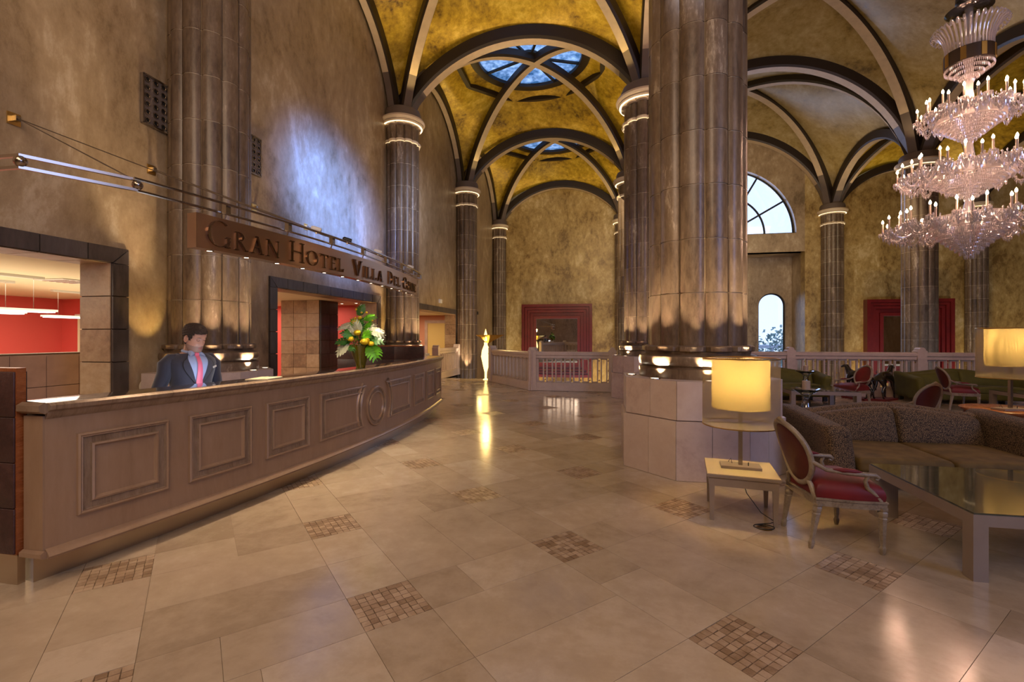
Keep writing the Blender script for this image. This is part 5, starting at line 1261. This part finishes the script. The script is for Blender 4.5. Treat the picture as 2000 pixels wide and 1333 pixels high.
# ------------------------------------------------------------------ glowing torch sculpture
t = thing('torch_lamp', 'tall glowing golden torch-shaped lamp at the floor edge beside the dark slender column', 'lamp', (-4.02, 15.92, 0))
b = MB(); b.lathe([(.09, 0), (.10, .01), (.035, .04), (.04, .25), (.11, .55), (.165, .80), (.135, 1.02), (.055, 1.22), (.06, 1.30)], 28, 'torch_glow', rad=lambda a: 1+.12*math.sin(3*a), cap0=True, cap1=False); b.obj('stem', t, 60)
b = MB(); b.lathe([(.05, 1.28), (.15, 1.36), (.34, 1.48), (.46, 1.55), (.47, 1.56), (.33, 1.50), (.13, 1.40), (.0, 1.34)], 40, 'gold', c=(.08, 0, 0), rad=lambda a: 1+.10*math.cos(5*a)+.15*math.cos(a), cap0=False, cap1=False); b.obj('dish', t, 50)
b = MB(); b.lathe([(.0, 1.36), (.10, 1.42), (.06, 1.55), (.0, 1.78)], 16, 'torch_glow', cap0=False, cap1=False); b.obj('flame_bulb', t, 60)
point((-4.02, 15.92, 1.95), 60, (1.0, .66, .22), .12, 'torch_light'); point((-4.25, 16.1, .9), 18, (1.0, .66, .22), .12, 'torch_light')

# ------------------------------------------------------------------ crystal chandelier
CHX, CHY = 5.83, 8.90
t = thing('chandelier', 'huge three-tier crystal chandelier with candle lights and a glass plume crown', 'chandelier', (CHX, CHY, 0))
b = MB(); b.lathe([(.03, 3.0), (.05, 3.3), (.09, 3.5), (.05, 3.7), (.04, 4.1), (.08, 4.35), (.05, 4.6), (.04, 5.0), (.08, 5.25), (.05, 5.5), (.06, 5.9), (.05, 6.9)], 16, 'crystal'); b.obj('stem', t, 50)
b = MB(); b.tube([(0, 0, 6.9), (0, 0, 11.8)], .03, 8, 'black_plastic'); b.lathe([(.06, 6.85), (.17, 6.95), (.15, 7.2), (.07, 7.6), (.03, 7.8)], 16, 'black_plastic'); b.obj('shroud', t, 50)
b = MB(); b.lathe([(.05, 6.78), (.24, 6.76), (.30, 6.80), (.29, 6.81), (.23, 6.78), (.05, 6.80)], 32, 'clear_glass', cap0=False, cap1=False); b.obj('top_dish', t, 50)
b = MB(); b.lathe([(.30, 5.90), (.31, 5.90), (.31, 6.12), (.30, 6.12), (.30, 5.90)], 40, 'rib_dark', cap0=False, cap1=False); bd = b.obj('crown_band', t, 40)
for k in range(8): b = MB(); a = k*PI/4; b.box(.302, .318, -.035, .035, 5.91, 6.11, 'brass', Matrix.Rotation(a, 4, 'Z')); b.obj('brass_tablet', bd)
proto = None
for k in range(36):
    M = Matrix.Rotation(2*PI*k/36, 4, 'Z')
    if proto is None:
        b = MB(); pts = [(.29, 0, 6.12), (.29, 0, 6.25), (.32, 0, 6.38), (.38, 0, 6.50), (.45, 0, 6.54), (.475, 0, 6.49), (.455, 0, 6.45), (.44, 0, 6.47)]
        b.tube(pts, [.016, .016, .016, .017, .017, .016, .013, .01], 6, 'crystal_pendant', flat=.7); proto = b.obj('glass_plume', t, 60); proto.matrix_local = M
    else: inst(proto, 'glass_plume', t, M)
def gem(b, x, y, z, r, h, mat='crystal_pendant', n=4, ph=0.):
    V = [(x, y, z-h)]+[(x+r*math.cos(2*PI*i/n+ph), y+r*math.sin(2*PI*i/n+ph), z-h*.28) for i in range(n)]+[(x, y, z)]
    b.add(V, [(0, (i+1) % n+1, i+1) for i in range(n)]+[(n+1, i+1, (i+1) % n+1) for i in range(n)], mat)
def basket(z, r, zb, name='crystal_basket', steps=9):
    """stepped hanging basket: concentric bands of prisms, each lower and narrower"""
    b = MB()
    for k in range(steps):
        rk = r*(1-k/steps)**1.0; zk = z+(zb-z)*(k/steps)**1.15; n = max(6, int(2*PI*rk/.026)); hh = (z-zb)/steps*1.25
        for i in range(n):
            a = 2*PI*i/n+k*.1; gem(b, rk*math.cos(a), rk*math.sin(a), zk, .010, hh, ph=a, n=4)
        b.lathe([(rk-.012, zk-.004), (rk, zk-.004), (rk, zk+.006), (rk-.012, zk+.006)], 48, 'crystal', cap0=False, cap1=False)
    b.obj(name, t, None, kind='stuff')
tiers = [('lower', 3.30, 1.10, 3.24, .52, 2.76, 34), ('middle', 4.16, .90, 4.06, .52, 3.70, 30), ('upper', 5.12, .64, 4.97, .42, 4.62, 24)]
rg = random.Random(12)
for nm, za, R_, zr_, rd_, zb_, n in tiers:
    basket(zr_, rd_, zb_)
    b = MB(); b.lathe([(rd_-.03, zr_), (rd_+.02, zr_+.02), (rd_+.01, zr_+.16), (rd_-.05, zr_+.22)], 56, 'crystal', cap0=False, cap1=False)
    for i in range(int(2*PI*rd_/.035)):
        a = i*.035/rd_; gem(b, (rd_+.02)*math.cos(a), (rd_+.02)*math.sin(a), zr_+.2, .013, .15, n=3, ph=a)
    b.obj('crystal_collar', t, None, kind='stuff')
    armp = {}
    for i in range(n):
        inner = i % 2; a = 2*PI*i/n+.1; R2 = R_ if not inner else R_*.80; z2 = za if not inner else za+.10; M = Matrix.Rotation(a, 4, 'Z')
        if inner not in armp:
            b = MB(); pts = []
            for s in range(15):
                q = s/14; pts.append((rd_*.9+(R2-rd_*.9)*q, 0, za-.02+(z2-za)*q+.10*math.sin(q*PI*.85)*(1 if inner else .4)-.16*math.sin(min(1, max(0, (q-.35)/.65))*PI)))
            b.tube(pts, .014, 6, 'crystal', flat=1); arm = b.obj('arm', t, 60); arm.matrix_local = M
            zt = z2-.02
            b = MB(); b.lathe([(.012, -.03), (.03, -.01), (.055, .015), (.06, .03), (.045, .028), (.016, .03)], 14, 'crystal', (R2, 0, zt), cap0=False, cap1=False); cup = b.obj('drip_pan', arm, 50)
            b = MB()
            for g in range(10):
                aa = 2*PI*g/10; gem(b, R2+.055*math.cos(aa), .055*math.sin(aa), zt+.02, .010, .085 if g % 2 else .06, ph=aa)
            for g in range(26): gem(b, pts[3+g % 11][0], rg.uniform(-.012, .012), pts[3+g % 11][2]-.01, .012, rg.uniform(.05, .08), ph=g)
            for g in range(26): gem(b, R2-.04+rg.uniform(-.16, .06), rg.uniform(-.09, .09), zt+rg.uniform(-.06, .08), .014, rg.uniform(.05, .10), ph=g)
            pend = b.obj('pendants', arm, kind='stuff')
            b = MB(); b.lathe([(.014, .025), (.014, .20)], 10, 'candle_wax', (R2, 0, zt)); can = b.obj('candle_tube', arm, 50)
            b = MB(); b.lathe([(.006, 0), (.017, .014), (.019, .030), (.011, .052), (.0, .072)], 10, 'bulb', (R2, 0, zt+.20), cap1=False); bul = b.obj('bulb', arm, 60)
            armp[inner] = (arm, (cup, pend, can, bul), R2, zt)
        else:
            a_, ch, _, _ = armp[inner]; c = inst(a_, 'arm', t, M)
            for x in ch: inst(x, x.name.split('.')[0], c)
    for k in range(5):
        a = 2*PI*k/5+.3; point((CHX+R_*.82*math.cos(a), CHY+R_*.82*math.sin(a), za+.32), 22, (1.0, .55, .38), .04, 'chandelier_light')
basket(5.88, .30, 5.62, 'crystal_basket', 5)
point((CHX, CHY, 5.45), 8, (1.0, .52, .30), .1, 'chandelier_light')

area('face_fill', (-3.42, 3.62, 1.06), (-3.70, 3.72, 1.42), .3, .2, 1.3, (.80, .86, 1.0))  # added area standing in for monitor glow, lifts the receptionist's face
spot((-2.95, 4.3, 2.15), (-3.75, 3.72, 1.4), 11, WARM2, 50, .8, .05)  # added warm spot on the receptionist
# ------------------------------------------------------------------ receptionist
def body_surface(rings, n=28, pw=2.3):
    V = []
    for z, cx_, hx, hy in rings:
        for i in range(n):
            a = 2*PI*i/n; c, s = math.cos(a), math.sin(a); V.append((cx_+hx*math.copysign(abs(c)**(2/pw), c), hy*math.copysign(abs(s)**(2/pw), s), z))
    F = [(k*n+i, k*n+(i+1) % n, (k+1)*n+(i+1) % n, (k+1)*n+i) for k in range(len(rings)-1) for i in range(n)]
    F += [tuple(range(n-1, -1, -1)), tuple((len(rings)-1)*n+i for i in range(n))]
    return V, F
TOR = [(.86, -.01, .115, .165), (.95, -.005, .112, .160), (1.02, 0, .105, .155), (1.10, .005, .110, .165), (1.18, .008, .120, .185), (1.25, .006, .118, .200), (1.29, 0, .105, .195), (1.32, -.004, .085, .160), (1.345, -.006, .066, .105), (1.365, -.004, .056, .068)]
def tor(z, k=0):
    for i in range(len(TOR)-1):
        a, c = TOR[i], TOR[i+1]
        if a[0] <= z <= c[0]:
            f = (z-a[0])/(c[0]-a[0]); return [a[j]+(c[j]-a[j])*f for j in range(4)]
    return list(TOR[-1] if z > 1 else TOR[0])
def tp(a, z, off):
    _, cx_, hx, hy = tor(z); c, s = math.cos(a), math.sin(a); p = 2/2.3
    return Vector((cx_+(hx+off)*math.copysign(abs(c)**p, c), (hy+off)*math.copysign(abs(s)**p, s), z))
HR = [(-.020, .050, -.02, .034), (-.008, .078, -.038, .046), (.008, .090, -.050, .054), (.028, .0895, -.058, .060), (.046, .087, -.066, .0635), (.066, .088, -.075, .067), (.088, .087, -.085, .0705), (.108, .084, -.093, .073), (.124, .083, -.098, .0745), (.142, .089, -.102, .0755), (.162, .088, -.103, .0755), (.182, .081, -.100, .072), (.200, .067, -.088, .064), (.214, .046, -.068, .050), (.224, .022, -.042, .030), (.228, .004, -.02, .008)]
def head_pt(a, z, off=0, feat=True):
    for i in range(len(HR)-1):
        if HR[i][0] <= z <= HR[i+1][0]:
            f = (z-HR[i][0])/(HR[i+1][0]-HR[i][0]); _, xf, xb, w_ = [HR[i][j]+(HR[i+1][j]-HR[i][j])*f for j in range(4)]; break
    else: _, xf, xb, w_ = HR[-1] if z > .1 else HR[0]
    cx_ = (xf+xb)/2; hx = (xf-xb)/2; c, s = math.cos(a), math.sin(a); p = .88
    r = Vector((cx_+(hx+off)*math.copysign(abs(c)**p, c), (w_+off)*math.copysign(abs(s)**p, s), z))
    if feat and c > 0:
        y = r.y; g = lambda y0, z0, sy, sz: math.exp(-((y-y0)/sy)**2-((z-z0)/sz)**2)
        d = .023*g(0, .078, .010, .012)+.014*g(0, .098, .009, .018)+.006*g(0, .12, .008, .02)
        for q in (-.031, .031): d += -.011*g(q, .122, .016, .010)+.005*g(q, .143, .020, .008)+.004*g(q*1.2, .088, .016, .018)
        d += .005*g(0, .050, .022, .006)-.004*g(0, .0445, .022, .003)+.004*g(0, .037, .018, .006)-.003*g(0, .025, .02, .006)+.005*g(0, .008, .018, .012)
        r.x += d
    return r
HM = Matrix.Translation((.012, 0, 1.385)) @ Matrix.Rotation(math.radians(24), 4, 'Y') @ Matrix.Rotation(math.radians(14), 4, 'Z') @ Matrix.Scale(1.03, 4)
man = thing('person', 'man in a dark suit and pink tie standing behind the desk looking down', 'person', (-3.80, 3.76, 0), math.radians(-16))
bm = MB(); V, F = body_surface([(z, c, x-.012, y-.012) for z, c, x, y in TOR]); bm.add(V, F, 'skin')
NZ = [-.020+.248*i/62 for i in range(63)]; NA = 64
V = [HM @ head_pt(2*PI*i/NA, z) for z in NZ for i in range(NA)]
bm.add(V, [(k*NA+i, k*NA+(i+1) % NA, (k+1)*NA+(i+1) % NA, (k+1)*NA+i) for k in range(62) for i in range(NA)]+[tuple(range(NA-1, -1, -1)), tuple(62*NA+i for i in range(NA))], 'skin')
bm.tube([(-.015, 0, 1.30), (-.005, 0, 1.36), (.012, 0, 1.42), (.02, 0, 1.45)], [.075, .060, .056, .058], 18, 'skin')
ARM = {}
for s in (-1, 1):
    sh, el, wr = Vector((-.005, s*.185, 1.275)), Vector((-.03, s*.255, 1.02)), Vector((.20, s*.17, .85))
    ARM[s] = (sh, el, wr); hd = (wr-el).normalized()
    bm.tube([sh, sh.lerp(el, .5), el, el.lerp(wr, .3), wr], [.052, .046, .040, .038, .028], 12, 'skin')
    palm = wr+Vector((.055, -s*.01, -.025)); bm.tube([wr, palm, palm+Vector((.035, -s*.005, -.006))], [.026, .036, .034], 10, 'skin', flat=.5, up=(0, 0, 1))
    for k in range(4):
        o = palm+Vector((.03, (k-1.5)*.018, -.004)); ln = (.062, .072, .068, .052)[k]
        bm.tube([o-Vector((.02, 0, 0)), o+Vector((ln*.45, (k-1.5)*.003, .004)), o+Vector((ln*.8, (k-1.5)*.004, -.008)), o+Vector((ln, (k-1.5)*.004, -.020))], [.0092, .0088, .0082, .0065], 8, 'skin')
    o = palm+Vector((-.02, -s*.03, -.004)); bm.tube([o, o+Vector((.025, -s*.018, -.006)), o+Vector((.052, -s*.022, -.014))], [.012, .0105, .008], 8, 'skin')
    bm.tube([(-.01, s*.085, .90), (.0, s*.09, .50), (-.01, s*.095, .09)], [.085, .058, .042], 12, 'skin'); bm.tube([(-.03, s*.095, .05), (.06, s*.10, .04), (.15, s*.105, .03)], [.04, .038, .028], 10, 'skin')
o = bm.obj('body', man); 
md = o.modifiers.new('r', 'REMESH'); md.mode = 'VOXEL'; md.voxel_size = .0048; md.use_smooth_shade = True
sm = o.modifiers.new('s', 'SMOOTH'); sm.factor = .5; sm.iterations = 1
dg = bpy.context.evaluated_depsgraph_get(); m2 = bpy.data.meshes.new_from_object(o.evaluated_get(dg)); o.modifiers.clear(); o.data = m2; o.name = 'body'
m2.materials.clear(); 
for q in ('skin', 'stubble', 'lips'): m2.materials.append(MAT[q])
HI = HM.inverted()
for p in m2.polygons:
    c = HI @ p.center
    if -.03 < c.z < .062 and c.x > -.02 and (c.x > .0 or c.z < .05):
        p.material_index = 1
        if .036 < c.z < .0525 and abs(c.y) < .021 and c.x > .08: p.material_index = 2
    p.use_smooth = True
# hair: short, swept up in front
b = MB(); NH = 48; keep = []; V = []
for k in range(41):
    z = .03+.199*k/40
    for i in range(NH):
        a = 2*PI*i/NH; up = max(0, (z-.165)/.06); V.append(HM @ (head_pt(a, min(z, .2279), .003+.006*min(1, max(0, (z-.10)/.05))+.004*math.sin(i*2.1)*math.sin(k*1.3), False)+Vector((.006*up*max(0, math.cos(a)), 0, .014*up))))
for k in range(40):
    z = .03+.199*k/40
    for i in range(NH):
        a = 2*PI*(i+.5)/NH; c = math.cos(a); hl = .178 if c > .62 else (.178-(.62-c)*.28 if c > .15 else (.105 if c > -.12 else .045))
        if c > .15 and c <= .62: hl = max(.10, hl)
        if z >= hl: b.add([V[k*NH+i], V[k*NH+(i+1) % NH], V[(k+1)*NH+(i+1) % NH], V[(k+1)*NH+i]], [(0, 1, 2, 3)], 'hair')
b.add([V[40*NH+i] for i in range(NH)], [tuple(range(NH))], 'hair'); b.obj('hair', man, 80)
for s in (-1, 1):
    b = MB(); b.tube([HM @ Vector((.0865+.002, s*.018, .1455)), HM @ Vector((.088, s*.032, .149)), HM @ Vector((.074, s*.048, .145))], [.002, .0035, .002], 6, 'hair', flat=.6); b.obj('eyebrow', man)
    b = MB(); M = HM @ T(.0705, s*.031, .1225); b.lathe([(.0125*math.sin(PI*i/8), -.0125*math.cos(PI*i/8)) for i in range(9)], 14, 'skin', M=M, cap0=False, cap1=False); ey = b.obj('eyelid', man, 60)
    b = MB(); b.tube([HM @ Vector((.0775, s*.019, .1165)), HM @ Vector((.0825, s*.031, .1145)), HM @ Vector((.0745, s*.043, .1165))], .0016, 5, 'hair'); b.obj('eyelash', ey)
    b = MB(); P_ = [HM @ Vector((-.004+.016*math.cos(q), s*(.076+.008*math.sin(q/2)), .108+.030*math.sin(q))) for q in [2*PI*i/14 for i in range(14)]]; b.tube(P_, .0045, 6, 'skin', closed=True); b.add(P_, [tuple(range(14)), tuple(range(13, -1, -1))], 'skin'); b.obj('ear', man, 60)
# clothes
JR = [(z, c, x+.012, y+.012) for z, c, x, y in [(.74, -.01, .135, .185)]+TOR[:-1]]
b = MB(); V, F = body_surface(JR, 40); b.add(V, F[:-2], 'suit'); jk = b.obj('jacket', man, 60)
for s in (-1, 1):
    sh, el, wr = ARM[s]; b = MB()
    b.tube([sh+Vector((-.0, -s*.07, .022)), sh+Vector((0, -s*.02, .018)), sh+Vector((-.004, s*.025, -.03)), sh.lerp(el, .45), el+Vector((-.01, s*.0, .0)), el.lerp(wr, .35), el.lerp(wr, .93)], [.046, .058, .066, .061, .058, .055, .044], 16, 'suit'); b.obj('sleeve', jk, 70)
    b = MB(); b.tube([el.lerp(wr, .90), el.lerp(wr, 1.0)], [.034, .034], 12, 'shirt'); b.obj('cuff', man, 60)
    # trousers and shoes
    b = MB(); b.tube([(-.01, s*.082, .93), (-.005, s*.088, .7), (-.0, s*.09, .5), (-.01, s*.095, .06)], [.10, .088, .074, .062], 14, 'trouser'); b.obj('trouser_leg', man, 60)
    b = MB(); b.soft(.14, .048, .04, .035, 'black_plastic', c=(.06, s*.10, .042)); b.obj('shoe', man, 60)
def patch(name, fn, z0, z1, off, mat, n=14, m=8, parent=man):
    b = MB(); V = []
    for k in range(n+1):
        z = z0+(z1-z0)*k/n; a0, a1 = fn((z-z0)/(z1-z0))
        for i in range(m+1): V.append(tp(a0+(a1-a0)*i/m, z, off))
    b.add(V, [(k*(m+1)+i, k*(m+1)+i+1, (k+1)*(m+1)+i+1, (k+1)*(m+1)+i) for k in range(n) for i in range(m)], mat); return b.obj(name, parent, 60)
patch('shirt_front', lambda f: (-.03-.40*f**.8, .03+.40*f**.8), 1.03, 1.352, .0145, 'shirt')
for s in (-1, 1):
    patch('lapel', lambda f, s=s: (s*(.02+.40*f**.8), s*(.05+.40*f**.8+.55*math.sin(min(1, f*1.15)*PI)**.8*f)), 1.03, 1.345, .020, 'suit', m=5, parent=jk)
    b = MB(); b.tube([tp(s*(.05+.40*(k/14)**.8+.55*math.sin(min(1, k/14*1.15)*PI)**.8*(k/14)), 1.03+.315*k/14, .021) for k in range(15)], .0022, 5, 'black_plastic'); b.obj('lapel_edge', jk, 60)
    b = MB(); c0_ = tp(s*.05, 1.332, .030); b.add([tp(s*.02, 1.345, .030), tp(s*.30, 1.318, .036), tp(s*.55, 1.348, .026), tp(s*.70, 1.365, .012), tp(s*.30, 1.382, .02)], [(0, 1, 2, 3, 4), (4, 3, 2, 1, 0)], 'shirt'); b.obj('collar', man)
b = MB(); b.tube([(tor(1.355)[1]+.060*math.cos(q), .063*math.sin(q), 1.362+.012*-math.cos(q)) for q in [2*PI*i/24 for i in range(24)]], .014, 6, 'shirt', closed=True); b.obj('collar_band', man, 60)
b = MB(); V = []
for k in range(15):
    z = 1.04+(1.335-1.04)*k/14; hw = .030-.014*k/14 if k < 13 else .018
    for i in range(5):
        y = hw*(i/2-1); _, cx_, hx, hy = tor(z); V.append((cx_+hx+.024+.006*(1-abs(i/2-1))-.15*y*y, y, z))
b.add(V, [(k*5+i, k*5+i+1, (k+1)*5+i+1, (k+1)*5+i) for k in range(14) for i in range(4)], 'tie')
b.soft(.012, .019, .016, .009, 'tie', c=(tor(1.335)[1]+tor(1.335)[2]+.026, 0, 1.335)); b.obj('tie', man, 60)
b = MB(); M = Matrix.Translation(tp(.72, 1.215, .022)) @ Matrix.Rotation(.60, 4, 'Z'); b.box(-.002, .003, -.030, .030, -.009, .009, 'white_plastic', M @ Matrix.Rotation(.18, 4, 'X')); b.obj('name_badge', man)
